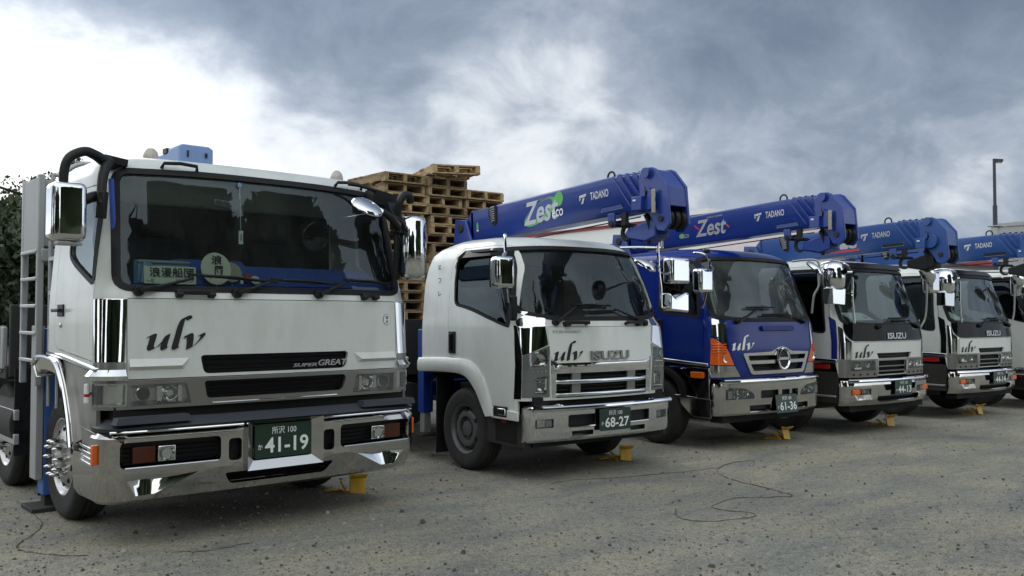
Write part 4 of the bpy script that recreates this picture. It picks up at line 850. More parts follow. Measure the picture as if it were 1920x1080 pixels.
        m = MB(); put_text(m, 'Zest', f, 1.53, 2.08, -.115, .12, 'decal_silver', .022, .2); put_text(m, 'CARGO CRANE', f, 1.74, 2.02, .13, .155, 'decal_silver', .005, .1); put_text(m, 'eco', f, 1.27, 1.40, -.10, -.045, 'decal_grey', .01)
        m.add([f(1.50, .05, .003), f(1.52, .06, .003), f(1.60, -.0, .003), f(1.59, -.02, .003)], [(0, 1, 2, 3)][::-1], 'decal_red'); m.add([f(2.06, .01, .003), f(2.08, .02, .003), f(2.14, -.03, .003), f(2.12, -.05, .003)], [(0, 1, 2, 3)][::-1], 'decal_red'); m.build('lettering', boom)
        th = np.linspace(0, 2*math.pi, 30)[:-1]; m = MB(); m.add([f(1.26+.05*math.cos(a), -.065+.035*math.sin(a), .002) for a in th], [tuple(range(29))], 'decal_green'); m.build('badge', boom)
    else:
        m = MB(); put_text(m, 'ac', f, 1.66, 1.98, -.115, .03, 'decal_silver', .05, .25); put_text(m, 'CARGO CRANE', f, 1.78, 1.96, .06, .08, 'decal_grey', .005, .1); m.build('lettering', boom)
        m = MB(); m.add([f(1.40, -.16, .003), f(2.0, -.16, .003), f(2.0, -.125, .003), f(1.75, -.125, .003)], [(0, 1, 2, 3)], 'decal_red'); m.build('stripe', boom)
    if column:
        m = MB(); m.prism([(y_piv+.22, .98), (y_piv+.30, 1.6), (y_piv+.14, z_piv+.12), (y_piv-.10, z_piv+.10), (y_piv-.40, 2.30), (y_piv-.30, .98)], (x-hw-.05, 0, 0), (0, 1, 0), (0, 0, 1), .04, paint)
        m.prism([(y_piv+.22, .98), (y_piv+.30, 1.6), (y_piv+.14, z_piv+.12), (y_piv-.10, z_piv+.10), (y_piv-.40, 2.30), (y_piv-.30, .98)], (x+hw+.01, 0, 0), (0, 1, 0), (0, 0, 1), .04, paint)
        m.span(x-hw, x+hw, y_piv-.28, y_piv+.2, .98, 2.25, paint); m.cyl((x-hw-.07, y_piv, z_piv), (x+hw+.07, y_piv, z_piv), .06, 'under_body'); m.cyl((x-.22, y_piv+.1, 2.1), (x+.22, y_piv+.1, 2.1), .17, 'under_body'); m.build('crane_column', root, bevel=.012)
        for sx in (-1, 1):
            m = MB(); m.span(sx*.86, sx*1.0, y_piv-.32, y_piv-.18, ground+.55, 1.5, paint); m.span(sx*.88, sx*.98, y_piv-.30, y_piv-.20, ground+.3, ground+.6, 'galvanised'); m.span(sx*.82, sx*1.04, y_piv-.36, y_piv-.14, ground+.26, ground+.3, 'under_body'); m.span(sx*.2, sx*.9, y_piv-.33, y_piv-.17, ground+.75, ground+.93, paint); m.build('outrigger', root, bevel=.008)
    return boom
def box_mirror(root, c, size, mt='chrome', bevel=.04, rot=0, arms=(), arm_r=.012, arm_m='chrome', name='mirror'):
    m = MB(); m.box(c, size, mt, Matrix.Rotation(rad(rot), 3, 'Z')); mr = m.build(name, root, bevel=bevel, seg=4)
    m = MB(); R_ = Matrix.Rotation(rad(rot), 3, 'Z'); m.box(Vector(c)+R_ @ V(0, size[1]*.5+.003, 0), (size[0]*.86, .008, size[2]*.88), 'black_gloss', R_); m.build('mirror_glass', mr)
    if arms:
        m = MB()
        for pts in arms: m.tube(pts, arm_r, arm_m, 10, 4)
        m.build('mirror_arm', mr)
    return mr
def cowl_handles(root, mp, spans, z, parent=None):
    for x0, x1, sd in spans:
        m = MB(); m.bar(mp(x0, z, .05), mp(x1, z, .05), .03, .035, 'black_plastic')
        xs = x0+.03 if sd < 0 else x1-.03; m.bar(mp(xs, z, -.01), mp(xs, z-.012, .06), .07, .05, 'black_plastic')
        xo = x1-.02 if sd < 0 else x0+.02; m.bar(mp(xo, z, -.01), mp(xo, z, .06), .03, .03, 'black_plastic'); m.build('grab_handle', root, bevel=.006)
def patch(root, cab, loop, mt, off=.004, name='trim', solid=.012, step=.06, holes=(), angle=50):
    if mt == 'chrome' and not holes: solid = 0; step = .018
    m = MB(); m.panel(cab.P, loop, holes, step, off, mt); return m.build(name, root, solid=solid, angle=angle)
def sides(l): return ((1, l), (-1, mir(l)))
def arch_flare(root, pts_o, pts_i, x0, depth, mt, name='wheel_arch'):
    for sg in (-1, 1):
        po = spline([V(0, *p) for p in pts_o], 5); pi = spline([V(0, *p) for p in pts_i], 5); n = len(po); vs = []
        for a, b in zip(po, pi): vs += [V(sg*(x0+depth*.55), a.y, a.z), V(sg*(x0+depth), a.y*.75+b.y*.25, a.z*.75+b.z*.25), V(sg*(x0+depth), a.y*.15+b.y*.85, a.z*.15+b.z*.85), V(sg*(x0+depth*.6), b.y, b.z), V(sg*(x0-.22), b.y, b.z), V(sg*(x0-.03), a.y, a.z)]
        k = 6; fs = [(k*i+j, k*i+(j+1) % k, k*i+k+(j+1) % k, k*i+k+j) for i in range(n-1) for j in range(k)]+[tuple(range(k)), tuple(k*(n-1)+j for j in range(k))[::-1]]
        m = MB(); m.add(vs, fs, mt); m.build(name, root, angle=40)
def chock_under(x, y, label, rot=0, s=1.0):
    s *= .85
    """folding yellow wheel chock with a raised plate, in front of a tyre"""
    r = empty('wheel_chock', (x, y, 0), rad(rot), s); tag(r, label, 'wheel chock', 'yellow wheel chocks under the front bumpers')
    for x in (-.09, .078):
        m = MB(); m.prism([(0, 0), (.30, 0), (.30, .03), (.06, .03), (.20, .10), (.19, .125), (.02, .04)], (x, -.05, 0), (0, 1, 0), (0, 0, 1), .012, 'yellow_paint'); m.build('side_rail', r, bevel=.003)
    m = MB(); m.box((.03, -.05, .10), (.17, .016, .20), 'yellow_paint', Matrix.Rotation(rad(-20), 3, 'X') @ Matrix.Rotation(rad(8), 3, 'Y')); m.box((.03, -.105, .185), (.17, .09, .014), 'yellow_paint', Matrix.Rotation(rad(-34), 3, 'X')); m.build('front_plate', r, bevel=.003)
    m = MB(); m.box((0, .08, .012), (.17, .07, .02), 'yellow_paint'); m.bar((-.08, .2, .014), (-.24, .16, .02), .05, .02, 'yellow_paint'); m.build('base_bar', r, bevel=.003)
    return r
# ================================================================ second truck: white, curved windshield
K2 = .965; G2 = -.06
T2 = truck_root('crane_truck', 6.69, 7.26, 0, K2, 'white crane truck with dark blue boom, between the biggest truck and the blue truck')
def build_white(root, full=True):
    G = G2
    cab = Cab([(.58, .58, .02, 1.075, .15, 2.06), (1.15, 1.15, .0, 1.08, .18, 2.08), (1.54, 1.54, .02, 1.08, .24, 2.08), (1.64, 1.64, .05, 1.078, .32, 2.07), (2.05, 2.05, .19, 1.05, .36, 2.06), (2.25, 2.25, .27, 1.02, .38, 2.02), (2.38, 2.38, .34, .985, .38, 1.96),
               (2.44, 2.435, .39, .95, .39, 1.86), (2.50, 2.48, .45, .905, .40, 1.72), (2.57, 2.52, .54, .85, .40, 1.60), (2.66, 2.545, .66, .77, .38, 1.48), (2.74, 2.555, .80, .68, .34, 1.36)], .09, 1.2)
    mp = cab.mp(); uf, us = cab.uf, cab.us
    # windshield wraps into the corners
    scr = rpoly([(-.97, 1.70), (-.66, 1.645), (.66, 1.645), (.97, 1.70), (1.035, 1.84), (.955, 2.37), (.5, 2.40), (-.5, 2.40), (-.955, 2.37), (-1.035, 1.84)], [.08, .3, .3, .08, .08, .05, .3, .3, .05, .08])
    door = rpoly([(.26, .665), (.58, .665), (.66, .80), (.80, 1.0), (1.05, 1.17), (1.52, 1.19), (1.50, 2.30), (1.38, 2.44), (.52, 2.44), (.36, 2.2), (.27, 1.75)], [.02, .02, .1, .15, .15, .05, .15, .12, .15, .1, .1])
    win = rpoly([(.36, 1.555), (.55, 1.60), (1.06, 1.745), (1.38, 1.80), (1.405, 2.28), (1.33, 2.385), (.56, 2.385), (.44, 2.2), (.355, 1.85)], [.03, .2, .3, .06, .15, .1, .12, .2, .1])
    hood = rpoly([(-.65, 1.165), (.65, 1.165), (.735, 1.215), (.755, 1.545), (-.755, 1.545), (-.735, 1.215)], [.05, .05, .04, .01, .01, .04]); HF = cab.F(hood)
    lower = cab.F([(-.72, .80), (.72, .80), (.735, 1.205), (.65, 1.16), (-.65, 1.16), (-.735, 1.205)])
    up0 = rpoly([(uf(.775, 1.13), 1.135), (us(.10, 1.13, 1), 1.135), (us(.08, 1.2, 1), 1.235), (uf(.94, 1.28), 1.283), (uf(.775, 1.32), 1.315)], .02, 3); lo0 = rpoly([(uf(.775, .84), .845), (us(.03, .84, 1), .845), (us(.03, 1.02, 1), 1.025), (uf(.775, 1.03), 1.035)], .02, 3)
    cabify(root, cab, .78, [(.2, .78), (.2, .64), (.57, .64), (.66, .78), (.80, .98), (1.05, 1.14), (1.57, 1.15), (2.08, 1.12)], 'white_paint', scr, win, door, [oloop(HF, .005), lower, up0, lo0, mir(up0), mir(lo0)], seal=.035, handle=(1.41, 1.36), win_mats=('side_glass', 'side_glass'), screen_mat='windshield_glass')
    fp = patch(root, cab, HF, 'white_paint', 0, 'front_panel', .03)
    if full:
        ulv(fp, mp, -.695, -.345, 1.192, 1.40, 'ink')
        m = MB(); put_text(m, 'ISUZU', mp, -.23, .335, 1.185, 1.285, 'silver_paint', .02, .0, .05, .018); put_text(m, 'FORWARD', mp, -.70, -.35, 1.478, 1.508, 'decal_grey', .01); m.build('lettering', fp)
    # chromed corners, lamps
    for sg in (-1, 1):
        T = lambda l: l if sg > 0 else mir(l)
        top = [(uf(.76, 1.632), 1.632), (uf(.76, 1.36), 1.36), (us(.16, 1.27, 1), 1.25), (us(.22, 1.5, 1), 1.60), (us(.20, 1.70, 1), 1.70), (uf(1.03, 1.72), 1.72), (uf(.97, 1.665), 1.668), (uf(.86, 1.648), 1.648)]
        patch(root, cab, rpoly(T(top), .01, 2), 'chrome', .008, 'corner_trim', .014, .05)
        bez = [(uf(.745, .82), .815), (us(.16, .82, 1), .815), (us(.16, 1.25, 1), 1.245), (uf(.745, 1.35), 1.35)]
        up_ = rpoly([(uf(.775, 1.13), 1.135), (us(.10, 1.13, 1), 1.135), (us(.08, 1.2, 1), 1.235), (uf(.94, 1.28), 1.283), (uf(.775, 1.32), 1.315)], .02, 3)
        lo_ = rpoly([(uf(.775, .84), .845), (us(.03, .84, 1), .845), (us(.03, 1.02, 1), 1.025), (uf(.775, 1.03), 1.035)], .02, 3)
        hd = patch(root, cab, rpoly(T(bez), .01, 2), 'lens_grey', .004, 'headlight', .02, .05, [T(up_), T(lo_)])
        m = MB(); m.panel(cab.P, oloop(T(up_), .004), (), .05, -.06, 'lamp_body'); m.panel(cab.P, oloop(T(lo_), .004), (), .05, -.07, 'lamp_reflector')
        q = mp(sg*.87, 1.21, -.05); m.lathe([(.095, .045), (.09, .02), (.06, .003), (.001, 0)], q, (sg*.3, -1, 0), 'lamp_reflector', 24); m.cyl(q, q+V(sg*.01, -.04, -.03), .025, 'dim_amber', 12); m.box(mp(sg*.85, 1.15, -.015), (.2, .03, .012), 'lamp_reflector')
        q = mp(sg*.86, .935, -.06); m.lathe([(.085, .05), (.07, .02), (.04, .003), (.001, 0)], q, (0, -1, 0), 'lamp_reflector', 24); m.cyl(q, q+V(0, -.05, 0), .03, 'lens_grey', 14); m.box(mp(sg*.85, .87, -.02), (.17, .05, .012), 'lamp_reflector'); m.box(mp(sg*.80, .95, -.02), (.02, .05, .12), 'lamp_reflector'); m.box(mp(sg*.86, 1.0, -.02), (.15, .05, .012), 'lens_grey'); m.build('reflector', hd)
        m = MB(); m.panel(cab.P, T(up_), (), .06, .0, 'lens_clear'); m.panel(cab.P, T(lo_), (), .06, .0, 'lens_clear')
        for k in range(4): m.box(mp(sg*(.80+.05*k), 1.085, .006), (.018, .006, .014), 'chrome')
        m.build('lens', hd)
        sd_ = [(us(.165, .82, 1), .80), (us(.245, .82, 1), .80), (us(.25, 1.5, 1), 1.56), (us(.225, 1.5, 1), 1.56), (us(.165, 1.25, 1), 1.24)]
        patch(root, cab, T(sd_), 'black_gloss', .003, 'door_edge_trim', .01, .06)
    # grille with two bright bars
    m = MB(); m.panel(cab.P, cab.F([(-.74, .78), (.74, .78), (.74, 1.2), (-.74, 1.2)]), (), .12, -.07, 'dark_void')
    m.panel(cab.P, cab.F([(-.715, 1.055), (.715, 1.055), (.735, 1.20), (.65, 1.158), (-.65, 1.158), (-.735, 1.20)]), (), .1, -.012, 'chrome'); gr = m.build('grille', root, angle=50)
    for z in (.965, .83): m = MB(); m.tube([mp(x, z, .0 if abs(x) < .6 else -.03) for x in np.linspace(-.66, .66, 15)], .026 if z > .9 else .022, 'chrome', 12); m.build('grille_bar', gr)
    m = MB()
    for sg in (-1, 1):
        m.bar(mp(sg*.405, .81, -.03), mp(sg*.405, 1.06, -.03), .12, .03, 'silver_paint', (0, -1, 0)); m.bar(mp(sg*.70, .79, -.02), mp(sg*.70, 1.06, -.02), .08, .03, 'chrome', (0, -1, 0))
    for z in (.88, .92, 1.0): m.tube([mp(x, z, -.045) for x in np.linspace(-.66, .66, 9)], .012, 'black_plastic', 6)
    m.build('grille_post', gr)
    cowl_handles(root, mp, ((-.56, -.25, -1), (.30, .55, 1)), 1.575)
    wiper(root, mp(-.66, 1.585, .02), mp(-.36, 1.77, .0), mp(-.42, 1.775, .03), mp(.12, 1.765, .03)); wiper(root, mp(.64, 1.575, .02), mp(.18, 1.74, .0), mp(-.28, 1.70, .03), mp(.22, 1.715, .03))
    # bumper
    bp = Cab([(.355, .355, -.02, 1.05, .14, .2), (.375, .375, -.05, 1.065, .15, .2), (.70, .70, -.06, 1.075, .15, .2), (.725, .725, -.055, 1.07, .15, .2), (.745, .745, -.03, 1.055, .14, .2), (.752, .752, .03, 1.0, .1, .2)], .08, .5); bq = bp.mp()
    op1 = rrect(-.57, -.205, .50, .625, .02); op2 = rrect(.275, .62, .50, .625, .02); sl1 = rrect(-.52, -.24, .405, .455, .008, 2); sl2 = rrect(.31, .55, .405, .455, .008, 2); fg = rrect(.75, .965, .505, .595, .015, 3); e = bp.us(.13, .5, 1)
    m = MB(); m.panel(bp.P, [(-e, .355), (e, .355), (e, .752), (bp.uf(.68, .75), .752), (bp.uf(.60, .72), .72), (-bp.uf(.60, .72), .72), (-bp.uf(.68, .75), .752), (-e, .752)], [bp.F(l) for l in (op1, op2, sl1, sl2, fg, mir(fg))], .055, 0, 'chrome'); bu = m.build('bumper', root, solid=.025, angle=26)
    for l in (op1, op2, sl1, sl2, fg, mir(fg)): m = MB(); m.panel(bp.P, bp.F(oloop(l, .015)), (), .1, -.05, 'black_plastic'); m.build('bumper_mesh', bu)
    m = MB(); m.tube([bq(x, .70, .012) for x in np.linspace(-1.0, 1.0, 17)], .028, 'chrome', 10); m.build('bumper_lip', bu)
    m = MB(); m.tube([bq(x, .498, .004) for x in np.linspace(-.55, .6, 11)], .010, 'chrome', 8); m.build('bumper_lip', bu)
    for sg in (-1, 1):
        m = MB(); m.box(bq(sg*.86, .55, -.03), (.18, .04, .075), 'lamp_reflector'); m.box(bq(sg*.86, .55, -.008), (.20, .008, .085), 'lens_clear'); m.box(bq(sg*.80, .55, -.02), (.09, .02, .07), 'lens_grey'); m.build('fog_lamp', bu, bevel=.008)
        m = MB(); m.span(sg*1.085, sg*1.105, .34, .58, .60, .71, 'black_plastic'); m.span(sg*1.1, sg*1.112, .36, .50, .62, .69, 'lamp_reflector'); m.build('side_lamp', root, bevel=.008)
        m = MB(); m.span(sg*.95, sg*1.04, .12, .78, .30, .64, 'under_body'); m.span(sg*1.03, sg*1.05, .25, .62, .34, .62, 'black_plastic'); m.span(sg*1.045, sg*1.055, .42, .5, .535, .56, 'red_lens'); m.build('step', root, bevel=.01)
        tyre_wheel(root, (sg*.93, 1.22, G+.455), sg, .455, .25, .27, 'steel')
        m = MB(); m.span(sg*.82, sg*1.06, 1.78, 1.795, G+.12, .95, 'black_rubber'); m.build('mud_flap', root)
    for x in (-.19, .03): pass
    if full: plate(root, bq(.035, .552, .02)+V(0, -.02, 0), .455, .235, '68-27')
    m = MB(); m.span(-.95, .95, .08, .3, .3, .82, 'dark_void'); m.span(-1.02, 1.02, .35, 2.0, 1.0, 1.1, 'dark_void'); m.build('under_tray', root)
    arch_flare(root, [(2.12, 1.165), (1.57, 1.185), (1.06, 1.165), (.80, 1.0), (.68, .80), (.57, .60)], [(2.12, 1.0), (1.57, 1.02), (1.16, 1.0), (.95, .87), (.84, .74), (.72, .58)], 1.075, .05, 'white_paint')
    for sg in (-1, 1):
        m = MB(); m.prism([(.16, .575), (.62, .575), (.70, .70), (.60, .69), (.16, .67)], (sg*1.07, 0, 0), (0, 1, 0), (0, 0, 1), sg*.03, 'white_paint'); m.build('sill', root, bevel=.008)
        # smoked visor along the top of the side window
        a = [(.47, 2.25), (.50, 2.36), (.60, 2.41), (1.30, 2.41), (1.42, 2.33), (1.44, 2.22)]; b = [(.52, 2.22), (.56, 2.29), (.64, 2.32), (1.27, 2.32), (1.36, 2.27), (1.38, 2.2)]
        pa = [Vector(cab.P(cab.us(y, z, sg), z))+V(sg*.012, 0, 0) for y, z in a]; pb = [Vector(cab.P(cab.us(y, z, sg), z))+V(sg*.045, 0, 0) for y, z in b]
        m = MB(); m.add(pa+pb, [(i, i+1, 6+i+1, 6+i) for i in range(5)], 'black_gloss'); m.build('rain_visor', root, solid=.004, angle=60)
    if full:
        fz = lambda y, z: Vector(cab.P(cab.us(y, z, -1), z))
        m = MB()
        for i, ch in enumerate(('最大積載量', 'フレア')): pass
        f = flat(fz(1.72, 2.0)+V(-.004, 0, 0), (0, -1, 0), (0, 0, 1))
        for i, ch in enumerate(['認', 'フ', 'レ', 'ア']):
            text_raw(ch, .012, 0, 0); put_text(m, ch, f, -.03, .03, .20-.155*i, .26-.155*i, 'ink', .012)
        m.build('lettering', root)
        crane(root, 'boom_blue')
        box_mirror(root, (-1.33, .10, 2.10), (.235, .16, .33), arms=[[(-1.02, .5, 2.47), (-1.10, .36, 2.50), (-1.155, .3, 2.50), (-1.165, .28, 2.40), (-1.165, .25, 2.05), (-1.14, .24, 1.80)], [(-1.165, .27, 2.32), (-1.26, .2, 2.26), (-1.32, .14, 2.2)], [(-1.165, .26, 2.05), (-1.25, .2, 2.04)]], arm_r=.016, bevel=.05)
        m = MB(); m.box((-1.10, .23, 1.74), (.07, .08, .26), 'black_plastic'); m.build('mirror_mount', root, bevel=.02)
        mr = box_mirror(root, (1.34, .22, 2.20), (.34, .16, .32), arms=[[(.60, .42, 2.46), (.8, .3, 2.465), (1.04, .15, 2.46)], [(1.02, .15, 2.46), (1.01, .14, 2.55), (.98, .14, 2.57), (.96, .15, 2.52), (.955, .15, 2.40), (.97, .15, 2.17), (1.0, .15, 1.98), (1.0, .15, 1.80), (1.02, .15, 1.76), (1.14, .18, 1.76)], [(.97, .15, 2.17), (1.06, .17, 2.165), (1.2, .2, 2.165)]], arm_r=.015, bevel=.045)
        m = MB(); m.prism([(-.17, -.10), (.17, -.125), (.17, .125), (.10, .12), (-.06, .06), (-.17, .12)], (1.29, .12, 1.82), (1, 0, 0), (0, 0, 1), -.15, 'chrome'); m.build('mirror', root, bevel=.03, seg=3)
        m = MB(); o = V(.44, -.16, 2.235); m.lathe([(.001, .045), (.06, .04), (.10, .025), (.13, 0), (.135, -.02), (.125, -.03), (.001, -.03)], o, V(.2, -.5, .85), 'chrome', 32); m.tube([o+V(.08, 0, .02), o+V(.2, .03, .0), (.96, .14, 2.23)], [.022, .016, .012], 'chrome', 8); m.build('round_mirror', root, angle=40)
        m = MB(); m.box((1.06, .28, 1.44), (.07, .07, .10), 'chrome'); m.box((1.04, .25, 1.52), (.05, .06, .05), 'chrome'); m.build('side_marker', root, bevel=.012)
    interior(root, cab, 1.66, .10, 1.95, .98, 2.42, wheel_x=-.42, floor=1.15)
    rear(root, 1.22, .455, G, 1.0, 1.06, 7.6, gate_h=.42, y0=2.4)
build_white(T2)
# ================================================================ third truck: dark blue
T3 = truck_root('crane_truck', 9.92, 7.49, 0, K2, 'dark blue cabbed crane truck with orange corner lamps and white lettering')
def build_blue(root):
    G = G2; pt = 'blue_paint'
    cab = Cab([(.62, .62, .03, 1.075, .14, 2.06), (.9, .9, .0, 1.085, .18, 2.08), (1.25, 1.25, .0, 1.09, .2, 2.08), (1.56, 1.56, .03, 1.088, .24, 2.08), (1.64, 1.64, .05, 1.085, .27, 2.08), (2.40, 2.40, .32, 1.02, .30, 2.02),
               (2.46, 2.455, .36, 1.0, .31, 1.96), (2.52, 2.50, .42, .95, .33, 1.86), (2.60, 2.54, .52, .88, .34, 1.74), (2.70, 2.565, .68, .78, .34, 1.6), (2.78, 2.575, .84, .68, .3, 1.45)], .08, 1.0)
    mp = cab.mp(); uf, us = cab.uf, cab.us
    scr = rpoly([(-.985, 1.66), (-.6, 1.625), (.6, 1.625), (.985, 1.66), (.945, 2.40), (.4, 2.42), (-.4, 2.42), (-.945, 2.40)], [.06, .3, .3, .06, .06, .3, .3, .06])
    door = rpoly([(.29, 1.05), (1.16, 1.09), (1.18, 2.32), (1.06, 2.45), (.52, 2.45), (.40, 2.3), (.30, 1.7)], [.02, .05, .12, .12, .1, .1, .1])
    win = rpoly([(.37, 1.655), (1.0, 1.71), (1.07, 1.76), (1.09, 2.28), (1.02, 2.38), (.56, 2.38), (.47, 2.3)], [.03, .2, .06, .1, .08, .08, .1])
    hood = rpoly([(-.66, .885), (.66, .885), (.75, 1.02), (.83, 1.22), (.865, 1.40), (.87, 1.585), (-.87, 1.585), (-.865, 1.40), (-.83, 1.22), (-.75, 1.02)], [.03, .03, .05, .1, .1, .02, .02, .1, .1, .05]); HF = cab.F(hood)
    gx = .03
    s1 = rpoly([(-.55+gx, 1.085), (.62+gx, 1.085), (.66+gx, 1.15), (-.57+gx, 1.15)], .015, 3); s2 = rpoly([(-.47+gx, .95), (.54+gx, .95), (.60+gx, 1.04), (-.53+gx, 1.04)], .02, 3)
    cabify(root, cab, .86, [(.2, .86), (.24, 1.02), (1.2, 1.05), (1.3, 1.12), (2.08, 1.12)], pt, scr, win, door, [oloop(HF, .005)], seal=.035, handle=(1.06, 1.5), win_mats=('side_glass', 'side_glass'), screen_mat='dusty_glass')
    fp = patch(root, cab, HF, pt, 0, 'front_panel', .03, holes=[cab.F(s1), cab.F(s2)])
    ulv(fp, mp, -.80, -.43, 1.225, 1.42, 'decal_white')
    m = MB(); m.panel(cab.P, cab.F(oloop(s1, .02)), (), .1, -.05, 'black_plastic'); m.panel(cab.P, cab.F(oloop(s2, .02)), (), .1, -.05, 'black_plastic')
    for z in (1.105, 1.125, .975, 1.0, 1.02): m.tube([mp(x, z, -.03) for x in np.linspace(-.45, .55, 8)], .005, 'black_gloss', 6)
    gr = m.build('grille', root)
    ring = rpoly([(-.52+gx, .905), (.60+gx, .905), (.74+gx, 1.18), (.30+gx, 1.195), (.20+gx, 1.24), (.09+gx, 1.265), (-.02+gx, 1.24), (-.12+gx, 1.195), (-.66+gx, 1.18)], [.05, .05, .02, .08, .08, .08, .08, .08, .02])
    m = MB(); m.panel(cab.P, cab.F(ring), [cab.F(s1), cab.F(s2)], .06, .016, 'chrome'); m.build('grille_surround', gr, solid=.02, angle=40)
    m = MB(); c = mp(.09+gx, 1.10, .04); ex, ey = V(1, 0, 0), V(0, 0, 1)
    m.tube([c+ex*(.118*math.cos(a))+ey*(.135*math.sin(a)) for a in np.linspace(0, 2*math.pi, 33)], .018, 'chrome', 8); m.disc(c+V(0, .01, 0), (0, -1, 0), .11, 'black_plastic', 32, .125); m.bar(c+ex*-.105, c+ex*.105, .02, .035, 'chrome'); m.bar(c+ex*-.075+ey*.0, c+ex*-.02+ey*.09, .012, .02, 'chrome') if False else None
    m.build('emblem', gr)
    # upper vent with handles, wipers
    m = MB(); m.prism(rrect(-.27, .40, 1.465, 1.535, .03), mp(.0, 1.5, .01)-V(0, 0, 1.5), (1, 0, 0), (0, 0, 1), .02, pt); m.bar(mp(-.22, 1.515, .02), mp(.36, 1.515, .02), .02, .03, 'black_plastic'); m.bar(mp(-.2, 1.48, .02), mp(.34, 1.48, .02), .02, .02, 'black_plastic'); m.build('vent', fp, bevel=.006)
    wiper(root, mp(-.68, 1.585, .02), mp(-.14, 1.80, .0), mp(-.48, 1.765, .03), mp(.05, 1.765, .03)); wiper(root, mp(.72, 1.585, .02), mp(.34, 1.68, .0), mp(-.22, 1.67, .03), mp(.34, 1.68, .03))
    for sg in (-1, 1):
        T = lambda l: l if sg > 0 else mir(l)
        patch(root, cab, rpoly(T([(uf(.872, 1.24), 1.245), (uf(1.0, 1.37), 1.372), (us(.12, 1.4, 1), 1.395), (us(.2, 1.5, 1), 1.405), (us(.2, 1.6, 1), 1.63), (uf(.98, 1.62), 1.615), (uf(.88, 1.585), 1.585)]), .01, 2), 'chrome', .008, 'corner_trim', .014, .05)
        lamp = rpoly(T([(uf(.775, 1.035), 1.035), (us(.19, 1.05, 1), 1.045), (us(.19, 1.38, 1), 1.385), (uf(1.01, 1.355), 1.36), (uf(.87, 1.215), 1.22)]), [.02]*5, 3)
        cl = patch(root, cab, lamp, 'amber_lens', .006, 'corner_lamp', .02, .05)
        m = MB()
        for k in range(4):
            z = 1.30-.032*k; m.tube([mp(sg*x, z-.02*(x-.9), .012) for x in np.linspace(.90, 1.06, 5)], .007, 'amber_lens', 6)
        q = mp(sg*.92, 1.12, .0); m.lathe([(.05, .012), (.03, .006), (.001, 0)], q, (0, -1, 0), 'lamp_reflector', 16); m.build('lamp_rib', cl)
        patch(root, cab, rpoly(T([(uf(.67, .88), .885), (us(.19, .88, 1), .885), (us(.19, 1.02, 1), 1.035), (uf(.765, 1.02), 1.022)]), .008, 2), 'stainless', .005, 'lower_corner', .012, .06)
        m = MB(); m.prism([(.2, 1.02), (.55, 1.035), (1.2, 1.075), (1.2, 1.115), (.2, 1.06)], (sg*1.075, 0, 0), (0, 1, 0), (0, 0, 1), sg*.035, 'chrome'); m.build('side_trim', root, bevel=.01)
        m = MB(); m.prism([(.2, .60), (.40, .60), (.52, .84), (.70, .98), (.5, 1.01), (.2, 1.0)], (sg*1.05, 0, 0), (0, 1, 0), (0, 0, 1), sg*.03, 'stainless'); m.build('side_panel', root, bevel=.01)
        m = MB(); m.prism([(.2, .36), (.52, .36), (.7, .5), (.76, .60), (.2, .60)], (sg*1.02, 0, 0), (0, 1, 0), (0, 0, 1), sg*.03, 'stainless'); m.bar((sg*1.05, .2, .605), (sg*1.05, .8, .625), .04, .012, 'chrome'); m.build('cab_step', root, bevel=.006)
        m = MB(); m.prism(rrect(.28, .50, .865, .945, .02), (sg*1.08, 0, 0), (0, 1, 0), (0, 0, 1), sg*.02, 'amber_lens'); m.build('side_lamp', root, bevel=.006)
        tyre_wheel(root, (sg*.93, 1.2, G+.455), sg, .455, .25, .27, 'steel')
    arch_flare(root, [(1.85, 1.0), (1.3, 1.06), (.92, .98), (.66, .82), (.60, .6)], [(1.8, .93), (1.3, .98), (1.0, .92), (.78, .78), (.70, .6)], 1.05, .03, 'black_plastic')
    bp = Cab([(.395, .395, -.02, 1.06, .15, .24), (.415, .415, -.05, 1.08, .17, .24), (.565, .565, -.05, 1.085, .17, .24), (.572, .572, -.04, 1.08, .17, .24), (.58, .58, -.055, 1.09, .18, .24), (.80, .80, -.06, 1.09, .18, .24), (.835, .835, -.05, 1.08, .18, .24), (.85, .85, -.01, 1.05, .15, .24), (.855, .855, .05, 1.0, .1, .24)], .09, .6); bq = bp.mp(); e = bp.us(.16, .6, 1)
    hl = rpoly([(.50, .595), (.98, .605), (.96, .735), (.62, .735)], [.05, .02, .03, .06], 4); hl = rpoly([(.47, .60), (.96, .60), (.96, .755), (.62, .735), (.49, .66)], [.03, .02, .02, .06, .05], 4)
    o1 = rrect(-.365, -.02, .60, .70, .015, 3); o2 = rrect(.05, .22, .60, .695, .01, 3); o3 = rrect(.27, .42, .60, .695, .015, 3); o4 = rrect(-.56, -.17, .425, .515, .012, 3); o5 = rrect(.34, .68, .425, .505, .012, 3)
    m = MB(); m.panel(bp.P, [(-e, .395), (e, .395), (e, .855), (-e, .855)], [bp.F(l) for l in (hl, mir(hl), o1, o2, o3, o4, o5)], .055, 0, 'stainless'); bu = m.build('bumper', root, solid=.02, angle=26)
    for l in (o1, o2, o3, o4, o5): m = MB(); m.panel(bp.P, bp.F(oloop(l, .012)), (), .1, -.05, 'black_plastic'); m.build('bumper_mesh', bu)
    m = MB(); m.tube([bq(x, .825, .006) for x in np.linspace(-1.02, 1.02, 17)], .03, 'chrome', 10); m.build('bumper_lip', bu)
